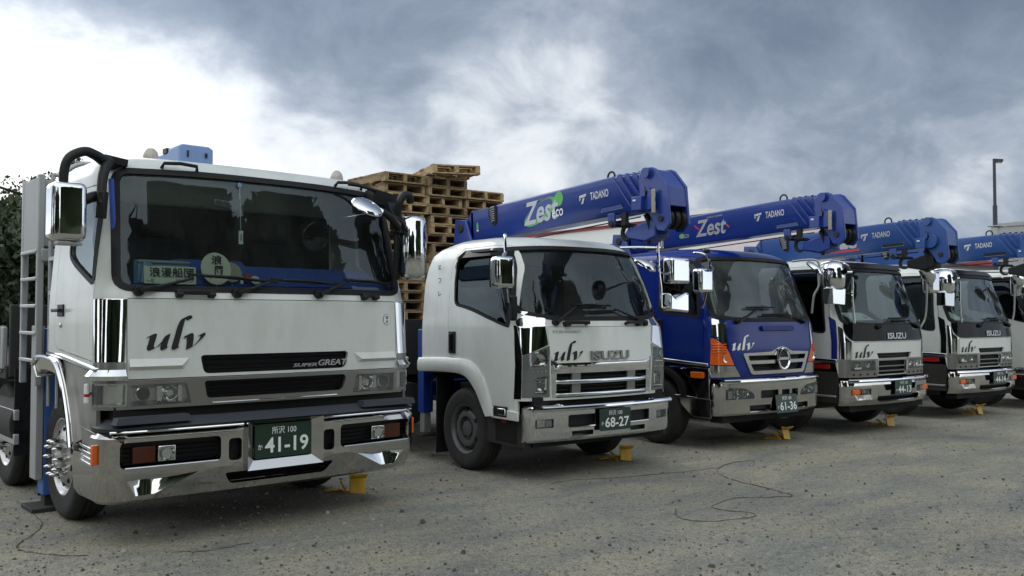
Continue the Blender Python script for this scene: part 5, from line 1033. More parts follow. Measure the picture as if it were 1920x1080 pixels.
    for sg in (-1, 1):
        l = hl if sg > 0 else mir(hl); m = MB(); m.panel(bp.P, bp.F(oloop(l, .006)), (), .06, -.07, 'lamp_reflector')
        for dx, r in ((.60, .062), (.78, .07)): q = bq(sg*dx, .665, -.06); m.lathe([(r, .05), (r*.85, .02), (r*.5, .003), (.001, 0)], q, (0, -1, 0), 'lamp_reflector', 20); m.cyl(q, q+V(0, -.03, 0), .025, 'lens_grey', 12)
        m.box(bq(sg*.69, .665, -.03), (.02, .05, .13), 'lens_grey'); m.box(bq(sg*.89, .66, -.02), (.1, .05, .1), 'lens_grey'); hd = m.build('headlight', root)
        m = MB(); m.panel(bp.P, bp.F(l), (), .06, .0, 'lens_clear'); m.build('lens', hd)
    plate(root, bq(.11, .51, .03)+V(0, -.01, 0), .45, .24, '61-36', .12)
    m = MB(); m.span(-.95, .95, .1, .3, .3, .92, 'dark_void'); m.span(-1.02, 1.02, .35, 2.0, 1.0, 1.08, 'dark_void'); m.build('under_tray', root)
    crane(root, 'boom_blue', style='zest_red', y_piv=2.72, z_piv=2.82, L=3.09)
    box_mirror(root, (-1.30, .10, 2.10), (.26, .15, .31), arms=[[(-1.04, .48, 2.47), (-1.18, .34, 2.47), (-1.13, .24, 2.45), (-1.07, .2, 2.38), (-1.06, .2, 2.2)], [(-1.06, .2, 2.14), (-1.18, .14, 2.14)], [(-1.06, .22, 2.1), (-1.10, .24, 1.9), (-1.14, .26, 1.76)]], arm_r=.016, bevel=.045)
    m = MB(); m.tube([(.95, .42, 2.44), (1.08, .2, 2.46), (1.12, .1, 2.40), (1.12, .1, 2.1), (1.06, .14, 1.95), (1.06, .18, 1.7)], .015, 'galvanised', 8, 4); m.lathe([(.001, .05), (.08, .045), (.13, .02), (.145, -.01), (.13, -.03), (.001, -.03)], (.86, -.02, 2.32), V(.3, -.6, .75), 'chrome', 28); m.tube([(.95, .0, 2.34), (1.12, .1, 2.34)], .02, 'black_plastic', 8); m.build('round_mirror', root, angle=40)
    box_mirror(root, (1.27, .1, 2.22), (.22, .14, .26), arms=[[(1.12, .1, 2.3), (1.2, .1, 2.3)]], bevel=.04)
    m = MB(); m.box((-.80, .47, 2.515), (.06, .07, .05), 'black_plastic'); m.build('roof_lamp', root, bevel=.01)
    interior(root, cab, 1.65, .10, 1.95, .98, 2.44, wheel_x=-.42, floor=1.15)
    m = MB()                                             # pale frame hung behind the screen
    for a, b in (((-.1, 1.85, 2.22), (.5, 1.85, 2.22)), ((-.1, 1.85, 2.22), (-.1, 1.85, 1.85)), ((.22, 1.85, 2.24), (.22, 1.85, 1.8)), ((-.1, 1.85, 2.05), (.25, 1.85, 2.05))): m.bar(a, b, .03, .03, 'decal_grey')
    m.build('rear_window_frame', root)
    rear(root, 1.2, .455, G, 1.0, 1.06, 7.6, y0=2.6)
build_blue(T3)
# ================================================================ fourth and fifth trucks: white with a black band under the windshield
T4 = truck_root('crane_truck', 12.44, 7.31, -.6, K2, 'white crane truck with black band below the windshield, directly right of the blue truck')
def build_band(root, num, boom=True, y_piv=2.4, L=2.56, zp=2.72):
    G = G2; pt = 'white_paint'
    cab = Cab([(.62, .62, .03, 1.07, .14, 2.0), (.9, .9, .0, 1.08, .2, 2.03), (1.3, 1.3, .0, 1.085, .22, 2.03), (1.56, 1.56, .02, 1.083, .26, 2.03), (2.33, 2.33, .27, 1.02, .30, 1.98),
               (2.40, 2.395, .31, 1.0, .31, 1.9), (2.46, 2.44, .37, .95, .33, 1.82), (2.54, 2.475, .48, .88, .34, 1.7), (2.62, 2.495, .62, .80, .34, 1.58), (2.70, 2.505, .78, .7, .3, 1.45)], .08, 1.0)
    mp = cab.mp(); uf, us = cab.uf, cab.us
    scr = rpoly([(-1.0, 1.575), (-.6, 1.545), (.6, 1.545), (1.0, 1.575), (.955, 2.31), (.4, 2.33), (-.4, 2.33), (-.955, 2.31)], [.06, .3, .3, .06, .06, .3, .3, .06])
    door = rpoly([(.32, 1.03), (1.18, 1.06), (1.20, 2.28), (1.08, 2.40), (.54, 2.40), (.42, 2.25), (.32, 1.6)], [.02, .05, .12, .12, .1, .1, .1])
    win = rpoly([(.40, 1.43), (.60, 1.44), (1.02, 1.70), (1.09, 1.76), (1.11, 2.22), (1.04, 2.33), (.58, 2.33), (.48, 2.2)], [.06, .15, .2, .06, .1, .08, .08, .1])
    hood = rpoly([(-.87, 1.04), (.87, 1.04), (.90, 1.285), (-.90, 1.285)], [.02]*4, 3); HF = cab.F(hood)
    slot = rpoly([(-.36, 1.045), (.50, 1.045), (.535, 1.125), (-.40, 1.125)], .02, 3)
    ln0 = rpoly([(uf(.43, .88), .875), (uf(.95, .88), .88), (uf(.95, 1.02), 1.02), (uf(.44, 1.02), 1.022)], .015, 2)
    cabify(root, cab, .80, [(.2, .80), (.24, 1.0), (1.2, 1.03), (1.3, 1.10), (2.0, 1.10)], pt, scr, win, door, [oloop(HF, .005), ln0, mir(ln0), cab.F(rrect(-.36, .36, .81, 1.03, .005, 1))], seal=.03, handle=(1.06, 1.3), win_mats=('side_glass', 'side_glass'), screen_mat='windshield_glass')
    fp = patch(root, cab, HF, pt, 0, 'front_panel', .03, holes=[cab.F(slot)])
    ulv(fp, mp, -.855, -.50, 1.065, 1.255, 'ink')
    m = MB(); m.panel(cab.P, cab.F(oloop(slot, .015)), (), .1, -.045, 'black_plastic')
    for z in (1.07, 1.10): m.tube([mp(x, z, -.02) for x in np.linspace(-.36, .5, 8)], .006, 'black_gloss', 6)
    m.build('intake_slot', fp)
    band = [(uf(-1.01, 1.545), 1.545), (us(.17, 1.5, -1), 1.54), ]
    bl = rpoly([(uf(-.90, 1.30), 1.30), (uf(.90, 1.30), 1.30), (uf(.99, 1.38), 1.38), (us(.16, 1.5, 1), 1.50), (us(.17, 1.6, 1), 1.60), (uf(1.0, 1.565), 1.572), (uf(.6, 1.545), 1.535), (uf(-.6, 1.545), 1.535), (uf(-1.0, 1.565), 1.572), (us(.17, 1.6, -1), 1.60), (us(.16, 1.5, -1), 1.50), (uf(-.99, 1.38), 1.38)], [.06, .06, .08, .05, .02, .02, .1, .1, .02, .02, .05, .08], 3)
    bd = patch(root, cab, bl, 'black_gloss', .006, 'black_band', .012, .06)
    m = MB(); put_text(m, 'ISUZU', lambda a, b, l: mp(a, b, l+.006), -.15, .345, 1.325, 1.415, 'decal_silver', .02, 0, .05, .01); put_text(m, 'FORWARD', lambda a, b, l: mp(a, b, l+.006), .58, .76, 1.455, 1.475, 'decal_grey', .01); m.build('lettering', bd)
    vis = cab.F([(-.86, 2.35), (-.4, 2.362), (.4, 2.362), (.86, 2.35), (.84, 2.45), (-.84, 2.45)]); patch(root, cab, vis, 'black_plastic', .025, 'sun_visor', .012)
    for sg in (-1, 1):
        T = lambda l: l if sg > 0 else mir(l)
        patch(root, cab, rpoly(T([(uf(.905, 1.05), 1.045), (us(.20, 1.05, 1), 1.045), (us(.21, 1.5, 1), 1.52), (us(.165, 1.5, 1), 1.48), (uf(1.0, 1.37), 1.365), (uf(.915, 1.3), 1.285)]), .01, 2), 'chrome', .008, 'corner_trim', .014, .05)
        patch(root, cab, rpoly(T([(us(.215, 1.05, 1), 1.03), (us(.30, 1.05, 1), 1.03), (us(.30, 1.5, 1), 1.66), (us(.225, 1.5, 1), 1.60)]), .01, 2), 'blue_paint' if root is T4 else 'black_gloss', .005, 'door_edge_trim', .01, .05)
        bez = [(uf(.37, .84), .785), (us(.20, .84, 1), .785), (us(.20, 1.03, 1), 1.04), (uf(.37, 1.03), 1.035)]; ln = rpoly([(uf(.43, .88), .875), (uf(.95, .88), .88), (uf(.95, 1.02), 1.02), (uf(.44, 1.02), 1.022)], .015, 2)
        hd = patch(root, cab, rpoly(T(bez), .01, 2), 'silver_paint', .004, 'headlight', .02, .05, [T(ln)])
        m = MB(); m.panel(cab.P, oloop(T(ln), .005), (), .06, -.06, 'lamp_body')
        for dx in (.56, .80): q = mp(sg*dx, .945, -.05); m.lathe([(.072, .045), (.06, .015), (.03, .002), (.001, 0)], q, (0, -1, 0), 'lamp_reflector', 20)
        m.box(mp(sg*.69, .915, -.02), (.42, .03, .025), 'lamp_reflector'); m.build('reflector', hd)
        m = MB(); m.panel(cab.P, T(ln), (), .06, .0, 'lens_clear'); m.build('lens', hd)
        m = MB()
        for dx in (.45, .60, .75, .88): m.cyl(mp(sg*dx, .825, .0), mp(sg*dx, .825, .012), .014, 'dark_void', 10)
        m.build('bracket_bolt', hd)
        m = MB(); m.prism([(.2, 1.0), (.75, 1.02), (1.2, 1.035), (1.2, 1.085), (.2, 1.045)], (sg*1.07, 0, 0), (0, 1, 0), (0, 0, 1), sg*.035, 'chrome'); m.build('side_trim', root, bevel=.01)
        m = MB(); m.prism(rrect(.34, .62, .90, .97, .02), (sg*1.05, 0, 0), (0, 1, 0), (0, 0, 1), sg*.02, 'red_lens'); m.build('side_lamp', root, bevel=.006)
        m = MB(); m.span(sg*.98, sg*1.06, .22, .78, .42, .86, 'under_body'); m.span(sg*1.055, sg*1.075, .24, .8, .50, .53, 'galvanised'); m.build('cab_step', root, bevel=.01)
        tyre_wheel(root, (sg*.93, 1.2, G+.455), sg, .455, .25, .27, 'steel')
    m = MB(); m.panel(cab.P, cab.F([(-.365, .80), (.365, .80), (.365, 1.035), (-.365, 1.035)]), (), .1, -.05, 'dark_void'); gr = m.build('grille', root)
    for z0, z1 in ((.855, .872), (.925, .938), (1.012, 1.028)):
        m = MB(); pz = [(-.36, z0), (.36, z0), (.36, z1), (-.36, z1)]; m.panel(cab.P, cab.F(pz), (), .1, .0, 'silver_paint'); m.build('grille_bar', gr, solid=.03)
    m = MB(); m.bar(mp(.345, .86, .012), mp(.36, 1.0, .012), .045, .02, 'chrome', (0, -1, 0)); m.build('grille_post', gr)
    wiper(root, mp(-.35, 1.50, .02), mp(.05, 1.63, .0), mp(-.1, 1.62, .03), mp(.42, 1.62, .03)); wiper(root, mp(.78, 1.50, .02), mp(.40, 1.60, .0), mp(.0, 1.585, .03), mp(.5, 1.59, .03))
    bp = Cab([(.385, .385, -.0, 1.06, .16, .26), (.42, .42, -.04, 1.085, .18, .26), (.485, .485, -.06, 1.09, .18, .26), (.50, .50, -.045, 1.085, .18, .26), (.52, .52, -.05, 1.088, .18, .26), (.70, .70, -.055, 1.09, .18, .26), (.74, .74, -.05, 1.085, .18, .26), (.758, .758, -.01, 1.06, .15, .26), (.763, .763, .05, 1.0, .1, .26)], .09, .6); bq = bp.mp(); e = bp.us(.18, .6, 1)
    tl = rrect(.60, .985, .54, .625, .015, 3); ov = rpoly([(-.40, .425), (.62, .425), (.70, .46), (.66, .515), (-.46, .51), (-.49, .46)], [.03, .03, .03, .03, .03, .03], 4); o1 = rpoly([(-.28, .585), (.52, .585), (.56, .675), (-.33, .675)], .02, 3)
    m = MB(); m.panel(bp.P, [(-e, .385), (e, .385), (e, .763), (-e, .763)], [bp.F(l) for l in (tl, mir(tl), ov, o1)], .055, 0, 'stainless'); bu = m.build('bumper', root, solid=.02, angle=26)
    for l in (ov, o1): m = MB(); m.panel(bp.P, bp.F(oloop(l, .012)), (), .1, -.06, 'black_plastic'); m.build('bumper_mesh', bu)
    m = MB(); m.tube([bq(x, .735, .006) for x in np.linspace(-1.02, 1.02, 17)], .028, 'chrome', 10); m.build('bumper_lip', bu)
    m = MB(); m.bar(bq(.63, .44, .012), bq(.66, .52, .012), .05, .012, 'chrome', (0, -1, 0)); m.build('bumper_lip', bu)
    for sg in (-1, 1):
        m = MB(); m.box(bq(sg*.885, .582, -.015), (.18, .04, .075), 'amber_lens'); m.build('turn_lamp', bu, bevel=.008)
        m = MB(); m.box(bq(sg*.70, .582, -.03), (.18, .04, .075), 'lamp_reflector'); m.box(bq(sg*.70, .582, -.008), (.185, .006, .08), 'lens_clear'); m.box(bq(sg*.74, .582, -.015), (.06, .04, .05), 'lens_grey'); m.build('fog_lamp', bu, bevel=.006)
    plate(root, bq(.12, .62, .02)+V(0, -.015, 0), .45, .225, num)
    m = MB(); m.span(-.95, .95, .1, .3, .3, .86, 'dark_void'); m.span(-1.02, 1.02, .35, 1.95, 1.0, 1.06, 'dark_void'); m.build('under_tray', root)
    if boom: crane(root, 'boom_light_blue', style='light', y_piv=y_piv, z_piv=zp, L=L, slope=.04)
    m = MB(); m.lathe([(.001, .22), (.07, .215), (.13, .17), (.155, .10), (.16, .0), (.15, -.13), (.12, -.18), (.001, -.19)], (-1.27, .12, 2.21), (0, 0, 1), 'chrome', 28); mr = m.build('mirror', root, angle=60)
    m = MB(); m.tube([(-1.06, .45, 2.42), (-1.14, .25, 2.44), (-1.08, .12, 2.42), (-.99, .05, 2.34), (-.965, .03, 2.2), (-.965, .03, 1.9), (-.94, .02, 1.56)], .016, 'chrome', 10, 5); m.tube([(-1.12, .12, 2.28), (-.97, .03, 2.28)], .018, 'chrome', 8); m.bar((-1.29, .0, 2.26), (-1.22, -.02, 2.30), .09, .07, 'black_gloss'); m.build('mirror_arm', mr)
    m = MB(); m.prism([(-.15, -.10), (.13, -.115), (.15, .115), (-.16, .12)], (-1.27, .03, 1.93), (1, 0, 0), (0, 0, 1), -.15, 'chrome'); m.tube([(-1.12, .1, 1.97), (-.96, .03, 1.98)], .02, 'black_plastic', 8); m.build('mirror', root, bevel=.03, seg=3)
    m = MB(); o = V(.84, -.06, 2.22); m.tube([o+V(-.17, .02, .10), o+V(-.13, -.02, .12), o+V(-.03, -.03, .09), o+V(.05, -.02, .02), o+V(.09, 0, -.08)], [.03, .085, .11, .09, .03], 'chrome', 18, 3); m.tube([o+V(-.03, .0, .05), o+V(.12, .05, .08), (1.12, .12, 2.30)], .012, 'black_plastic', 8, 3); m.build('round_mirror', root, angle=60)
    m = MB(); m.tube([(.66, .52, 2.45), (.9, .36, 2.45), (1.12, .16, 2.44), (1.15, .12, 2.36), (1.15, .12, 1.9), (1.13, .14, 1.62), (1.06, .2, 1.45)], .015, 'galvanised', 8, 5); m.build('mirror_pole', root)
    box_mirror(root, (1.32, .14, 2.20), (.27, .17, .36), arms=[[(1.15, .12, 2.28), (1.2, .13, 2.27)], [(1.15, .12, 2.1), (1.2, .13, 2.1)]], bevel=.05)
    m = MB(); m.tube([(1.0, .42, 1.52), (1.2, .36, 1.53)], .02, 'black_plastic', 8); m.box((1.24, .36, 1.53), (.12, .08, .16), 'chrome'); m.build('mirror', root, bevel=.02)
    interior(root, cab, 1.60, .10, 1.9, .98, 2.35, wheel_x=-.42, floor=1.1)
    rear(root, 1.2, .455, G, 1.0, 1.06, 7.6, y0=2.4)
build_band(T4, '44-13')
T5 = truck_root('crane_truck', 15.72, 7.46, 0, K2, 'white crane truck with black band, farther right, with a small green paper behind its windshield')
build_band(T5, '44-14', y_piv=2.45, L=2.66)
T6 = truck_root('crane_truck', 18.62, 7.35, 0, K2, 'last white truck at the right end of the row, only its left corner in view')
build_white(T6, False)
box_mirror(T6, (-1.28, .10, 2.05), (.25, .16, .36), arms=[[(-1.0, .5, 2.44), (-1.12, .3, 2.46), (-1.15, .25, 2.3), (-1.14, .24, 1.8)]], arm_r=.016, bevel=.05)
m = MB(); m.lathe([(.001, .05), (.08, .045), (.13, .02), (.145, -.01), (.13, -.03), (.001, -.03)], (-1.2, -.02, 2.33), V(-.3, -.5, .8), 'chrome', 28); m.build('round_mirror', T6, angle=40)
# papers on the dashboards
m = MB(); m.prism([(-.30, 0), (.27, 0), (.20, .22), (-.34, .22)], (-.42, .19, 1.60), (1, 0, 0), (0, .85, .5), -.004, 'sheet_paper'); m.bar((-.36, .262, 1.655), (-.28, .24, 1.635), .012, .006, 'ink'); loose(T4, m, 'paper_sheet', 'large white paper lying behind the windshield of the truck right of the blue one', 'paper')
m = MB(); m.prism([(-.16, 0), (.16, 0), (.10, .26), (-.2, .26)], (-.66, .19, 1.60), (1, 0, 0), (0, .85, .5), -.004, 'sheet_paper'); loose(T5, m, 'paper_sheet', 'small pale green paper leaning on the dashboard of the fifth truck', 'paper')
# wheel chocks
def wpx(px, py, y):
    d = pix_dir(px, py); k = y/d.y; return V(0, 0, CAM_H)+d*k
CH = [((662, 900), 7.72, 'yellow wheel chock sticking out under the bumper of the biggest white truck', 1.05), ((1165, 842), 7.62, 'yellow wheel chock under the second truck, the white one with the curved windshield', 1.0), ((1466, 798), 7.62, 'yellow wheel chock under the bumper of the blue truck', 1.0), ((1662, 781), 7.60, 'yellow wheel chock under the fourth truck, right of the blue one', 1.0), ((1830, 761), 7.6, 'yellow wheel chock under the fifth truck, farthest right of all', 1.0)]
for (px, py), y, lab, s_ in CH:
    p = wpx(px, py, y); chock_under(p.x, y, lab, random.uniform(-14, 14), s_)
# ================================================================ pallets stacked on the second truck
def pallet_mesh(w, d, h, jig):
    """w runs back (along the stringers), d across; the open ends face the front"""
    rng = random.Random(jig); m = MB(); n = 7
    for k in range(n):
        x = -w/2+(k+.5)*w/n; m.box((x, rng.uniform(-.008, .008), h/2-.010), (w/n*rng.uniform(.70, .88), d*rng.uniform(.985, 1.01), .018), 'pallet_wood')
    for k in range(4):
        x = -w/2+.05+(w-.10)*k/3; m.box((x, rng.uniform(-.006, .006), -h/2+.010), (.09, d, .018), 'pallet_wood')
    for y in (-d/2+.03, 0, d/2-.03): m.box((0, y, 0), (w, .05, h-.038), 'pallet_wood')
    return m
PAL = [pallet_mesh(.98, .62, .125, i) for i in range(5)]
protos = [p.build('wooden_pallet') for p in PAL]; used = set()
STK = [('left', 5.88, 10.70, 19, 1.149), ('middle', 6.52, 10.68, 20, 1.149), ('right', 7.14, 10.70, 18, 1.149)]
ORD = ['topmost']+[w+' from the top' for w in 'second third fourth fifth sixth seventh eighth ninth tenth eleventh twelfth thirteenth fourteenth fifteenth sixteenth seventeenth eighteenth nineteenth twentieth'.split()]
rp = random.Random(5)
for nm, x, y, n, z0 in STK:
    for k in range(n):
        i = rp.randrange(5); o = protos[i] if i not in used else protos[i].copy()
        if i in used: COL.objects.link(o)
        used.add(i); top = n-1-k
        j = .012 if k < 10 else .035 if k < n-4 else .07; o.location = (x+rp.uniform(-j, j), y+rp.uniform(-j, j), z0+k*.128); o.rotation_euler = (0, 0, rad(90+rp.uniform(-1, 1)*(1.2 if k < 10 else 5)))
        if top == 0 and nm == 'middle': o.location.x += .10; o.location.y -= .2; o.rotation_euler = (rad(-2), rad(2), rad(80)); o.scale = (1.2, 1.1, 1)
        if top == 0 and nm == 'right': o.location.y -= .05
        if top in (2,) and nm == 'right': o.location.x += .22
        tag(o, f'bare wooden pallet, {ORD[top]} of the {nm} stack behind the cabs', 'pallet', 'wooden pallets stacked on the second truck')
# ================================================================ trees, buildings, lamp and cable behind
def leaves(m, c, r, n, rng, size=.16):
    vs = []; fs = []
    for i in range(n):
        d = Vector((rng.gauss(0, 1), rng.gauss(0, 1), rng.gauss(0, 1))).normalized()*rng.random()**.45
        p = Vector(c)+Vector((d.x*r[0], d.y*r[1], d.z*r[2])); a = Vector((rng.gauss(0, 1), rng.gauss(0, 1), rng.gauss(0, .7))).normalized(); b = a.orthogonal().normalized(); b = (Matrix.Rotation(rng.uniform(0, 6.28), 3, a) @ b); s = size*rng.uniform(.6, 1.3); t = a.cross(b)
        o = len(vs); vs += [p-b*s*.5, p+t*s*.28, p+b*s*.5, p-t*s*.28]; fs.append((o, o+1, o+2, o+3))
    m.add(vs, fs, 'leaf')
def tree(x, y, h, w, label, seed, low=.12, leaf=.14, n=13000):
    rng = random.Random(seed); r = empty('broadleaf_tree', (x, y, 0)); tag(r, label, 'tree', 'trees behind the yard')
    t = MB(); pts = [V(0, 0, -.05), V(.05, .03, h*.25), V(-.05, .08, h*.5), V(.02, 0, h*.75)]; t.tube(pts, [.16, .12, .08, .03], 'bark', 9, 4); crown = MB(); cl = []
    for k in range(16):
        a = rng.uniform(0, 6.28); z = h*(low+.82*rng.random()); rr = w*math.sqrt(max(.1, 1-((z/h-.45)/.62)**2))*rng.uniform(.3, .85); c = V(math.cos(a)*rr, math.sin(a)*rr, z); cl.append(c)
        t.tube([V(0, 0, min(z*.7, h*.6)), c*.55+V(0, 0, z*.3), c], [.05, .035, .012], 'bark', 6, 3)
    cl += [V(0, 0, h*.55), V(0, 0, h*.8), V(0, 0, h*.3)]
    for c in cl: s = rng.uniform(.75, 1.3); leaves(crown, c, (w*.42*s, w*.42*s, h*.15*s), n//len(cl), rng, leaf)
    t.build('trunk', r); crown.build('crown', r, angle=180); return r
def at_px(px, dist):
    d = pix_dir(px, 593); d = Vector((d.x, d.y, 0)).normalized(); return d*dist
TR_ = [(-60, 21, 4.3, 2.0), (8, 23, 4.7, 1.9), (45, 19.5, 3.9, 1.7), (88, 25, 5.5, 1.3), (128, 27, 5.4, 1.9), (-20, 17, 3.4, 1.6), (175, 25, 4.2, 2.0), (-150, 22, 4.0, 1.6)]
TL = ['dark bushy tree cut by the left edge of the photo', 'tall dark tree at the left with a ragged top under the cable', 'low dense tree in front, left of the tall grey headboard', 'tree with sunlit sparse top just left of the headboard', 'dark tree seen between the headboard and the chrome mirror', 'low dark bush at the left edge below the cable', 'tree glimpsed through the side window of the biggest truck', 'big tree left of the trucks']
for i, (px, ds, h, w) in enumerate(TR_):
    p = at_px(px, ds); tree(p.x, p.y, h, w, TL[i], 20+i, .05 if h < 5 else .1)
def hedge():
    rng = random.Random(3); m = MB(); a = at_px(-260, 19); b = at_px(150, 23)
    for k in range(60):
        t = rng.random(); p = a.lerp(b, t); leaves(m, p+V(0, rng.uniform(-.6, .6), rng.uniform(.2, 2.3)), (1.0, .8, .7), 420, rng, .17)
    tag(m.build('undergrowth', angle=180), 'dark undergrowth filling the space below the trees at the left', 'undergrowth', kind='stuff')
hedge()
def fence():
    a = at_px(-200, 15.5); b = at_px(110, 18.5); r = empty('mesh_fence', a); tag(r, 'dark wire fence in front of the trees at the left edge', 'fence'); d = b-a
    for k in range(9):
        m = MB(); m.cyl(d*k/8, d*k/8+V(0, 0, 1.7), .025, 'lamp_metal', 8); m.build('post', r)
    m = MB()
    for z in (.1, .55, 1.0, 1.35, 1.65): m.tube([V(0, 0, z), d+V(0, 0, z)], .008, 'lamp_metal', 5)
    m.build('rail_wire', r)
fence()
def warehouse():
    r = empty('warehouse', (34.5, 30, 0)); tag(r, 'long white warehouse with a red stripe under its eaves, seen below the booms', 'building')
    m = MB(); m.span(0, 10, 0, 34, 0, 6.6, 'white_wall'); m.build('wall', r)
    m = MB(); m.span(-.25, 10.25, -.25, 34.25, 6.75, 7.0, 'white_wall'); m.span(-.1, 10.1, -.1, 34.1, 6.6, 6.75, 'red_band'); m.build('roof', r)
    for k in range(9):
        m = MB(); m.span(-.06, .1, 2+k*3.5, 4.4+k*3.5, 4.9, 5.7, 'black_gloss'); w = m.build('window', r); m = MB(); m.span(-.1, -.04, 1.95+k*3.5, 4.45+k*3.5, 4.82, 4.9, 'grey_steel'); m.build('sill', w)
warehouse()
def low_store():
    p = at_px(1700, 47); r = empty('store_building', (p.x, p.y, 0)); tag(r, 'low white building with a brown-red roof edge behind the fifth truck', 'building')
    m = MB(); m.span(-6, 12, 0, 8, 0, 4.3, 'white_wall'); m.build('wall', r); m = MB(); m.span(-6.3, 12.3, -.4, 8.3, 4.3, 4.55, 'red_band'); m.build('roof', r)
    for k in range(5): m = MB(); m.span(-5+3.4*k, -3+3.4*k, -.06, .1, 1.2, 2.6, 'black_gloss'); m.build('window', r)
low_store()
def grey_block():
    r = empty('office_block', (40.4, 18.9, 0)); tag(r, 'plain grey concrete building behind the street lamp at the right edge', 'building')
    m = MB(); m.span(0, 16, -16, 0, 0, 5.55, 'concrete_wall'); m.build('wall', r); m = MB(); m.span(-.05, 16.05, -16.05, .05, 5.55, 5.7, 'concrete_wall'); m.build('roof', r)
    for k in range(4): m = MB(); m.span(-.05, .1, -3.6-3.4*k, -1.4-3.4*k, 1.4, 3.0, 'black_gloss'); m.build('window', r)
grey_block()
def lamp():
    p = at_px(1869, 42.8); r = empty('street_lamp', p); tag(r, 'tall dark street lamp with a small flat head standing above the grey building', 'street lamp')
    m = MB(); m.tube([(0, 0, 0), (0, 0, 6.3), (0, 0, 6.32), (0, 0, 8.28)], [.10, .09, .065, .06], 'lamp_metal', 12); m.build('pole', r)
    ex = V(math.cos(YAW), -math.sin(YAW), 0); m = MB(); m.bar(V(0, 0, 8.22), ex*.35+V(0, 0, 8.20), .16, .12, 'lamp_metal'); m.bar(ex*.08+V(0, 0, 8.12), ex*.32+V(0, 0, 8.11), .12, .05, 'decal_grey'); m.build('lamp_head', r, bevel=.02)
    m = MB(); m.box(ex*.0+V(-.2, -.1, 5.1), (.35, .25, .5), 'concrete_wall'); m.box(V(-.1, -.1, 5.42), (.6, .5, .05), 'concrete_wall'); m.build('control_box', r, bevel=.01)
lamp()
def cable():
    a = V(0, 0, CAM_H)+pix_dir(-160, 296)*15; b = V(0, 0, CAM_H)+pix_dir(330, 432)*21; m = MB(); pts = []
    for t in np.linspace(0, 1, 24): p = a.lerp(b, t); pts.append(p-V(0, 0, .5*t*(1-t)))
    m.tube(pts, .022, 'cable_black', 6); tag(m.build('overhead_cable'), 'black overhead cable sloping down behind the headboard at the left', 'cable')
cable()
# roots and cords lying on the gravel
def gpx(px, py, z=0):
    d = pix_dir(px, py); k = (z-CAM_H)/d.z; return V(0, 0, CAM_H)+d*k
ROPES = [([(1032, 907), (1080, 900), (1130, 898), (1200, 893), (1270, 886), (1345, 878)], 'thin brown cord lying along the gravel in front of the second truck'),
         ([(1420, 862), (1365, 870), (1345, 885), (1372, 900), (1420, 912), (1470, 925), (1485, 931), (1440, 933), (1380, 935), (1345, 945), (1335, 952), (1360, 958), (1400, 961), (1417, 966), (1400, 972), (1340, 978), (1290, 976), (1270, 968), (1268, 955)], 'brown cord twisting in loops over the gravel in the middle of the yard'),
         ([(30, 938), (70, 972), (78, 985), (60, 1005), (36, 1020), (35, 1032), (70, 1038), (110, 1042), (165, 1043)], 'brown cord curling on the ground in front of the left front wheel'),
         ([(320, 1036), (385, 1034), (430, 1027), (468, 1018)], 'short brown cord on the gravel before the biggest truck')]
for pts, lab in ROPES:
    m = MB(); P_ = [gpx(*p)+V(0, 0, .005) for p in pts]; sp = spline(P_, 6); sp = [p+V(random.uniform(-.008, .008), random.uniform(-.008, .008), random.uniform(-.004, .004)) for p in sp]; m.tube(sp, [.002]+[random.uniform(.0022, .0048) for _ in range(len(sp)-2)]+[.002], 'cord_brown', 6); tag(m.build('cord'), lab, 'cord', 'cords lying on the gravel')
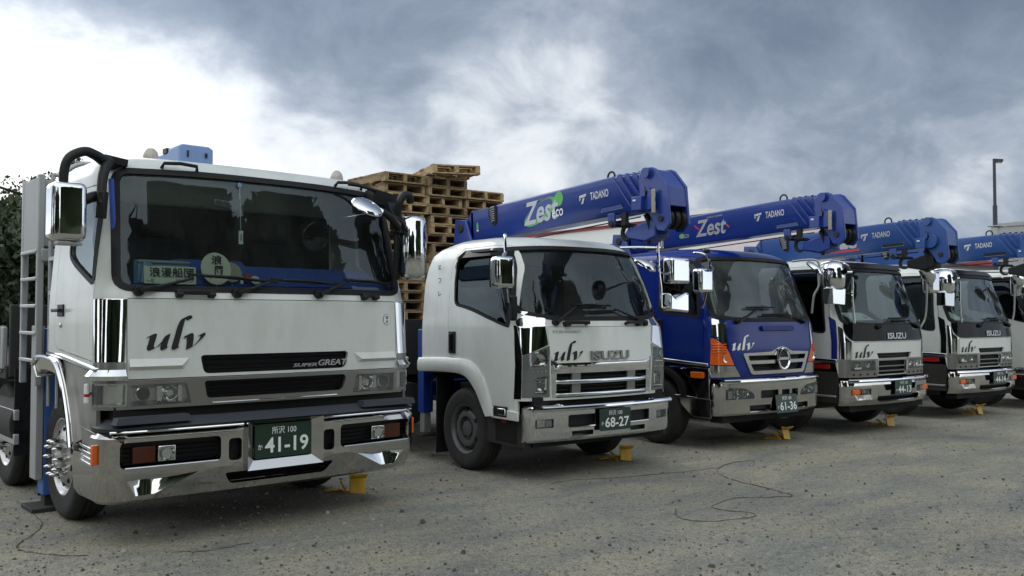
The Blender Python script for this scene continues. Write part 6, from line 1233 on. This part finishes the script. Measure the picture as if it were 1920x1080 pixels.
def gravel():
    rng = random.Random(11); m = MB(); mats = ['stone_dark', 'stone_mid', 'stone_light']
    for i in range(8000):
        px, py = rng.uniform(-60, 1980), 1100-(rng.random()**1.3)*330
        p = gpx(px, py); s = rng.choice((.004, .005, .006, .008, .01, .014))*rng.uniform(.7, 1.3)*(1 if rng.random() < .96 else 1.7)
        if p.y > 16: continue
        a = rng.uniform(0, 6.28); u = V(math.cos(a), math.sin(a), 0)*s; w = V(-math.sin(a), math.cos(a), 0)*s*rng.uniform(.5, .9); h = s*rng.uniform(.5, 1.0)
        vs = [p-u*.9-w*.3, p+u*.2-w, p+u-w*.1, p+u*.5+w*.9, p-u*.5+w*.8]; t = [p+(v-p)*rng.uniform(.45, .75)+V(0, 0, h) for v in vs]
        m.add(vs+t, [(5, 6, 7, 8, 9)]+[(k, (k+1) % 5, 5+(k+1) % 5, 5+k) for k in range(5)], rng.choices(mats, (2.2, 6, 1.6))[0])
    tag(m.build('gravel', angle=20), 'loose dark and pale stones scattered over the yard', 'gravel', kind='stuff')
mat('stone_dark', (.08, .078, .075), .9); mat('stone_mid', (.21, .205, .19), .9); mat('stone_light', (.34, .33, .31), .85)
gravel()

def far_treeline():
    """tall dark trees on the other side of the yard, behind the camera: they show in the chrome and in the big windshield"""
    rng = random.Random(9); m = MB()
    for k in range(19):
        x, y0, h0 = (5+2.0*k, -12, 17) if k < 8 else (-11.5+1.9*(k-8), -12, 8.5) if k < 14 else (-12, -9+5.5*(k-14), 9)
        x += rng.uniform(-.6, .6); y = y0+rng.uniform(-1.5, 1.5); h = h0*rng.uniform(.85, 1.1)
        m.tube([V(x, y, 0), V(x+.1, y, h*.4), V(x, y, h*.85)], [.25, .18, .05], 'bark', 8); m.tube([V(x, y, .8), V(x, y, h*.3), V(x+.2, y, h*.6), V(x, y, h*.9), V(x, y, h)], [.9, 1.5, 1.4, 1.1, .3], 'leaf', 9)
        for j in range(18): a = rng.uniform(0, 6.28); z = h*rng.uniform(.12, .95); leaves(m, (x+math.cos(a)*1.3, y+math.sin(a)*1.3, z), (1.4, 1.4, 1.4), 150, rng, .95)
    tag(m.build('woods', angle=180), 'tall dark trees across the yard, seen only mirrored in chrome and glass', 'trees', kind='stuff')
far_treeline()
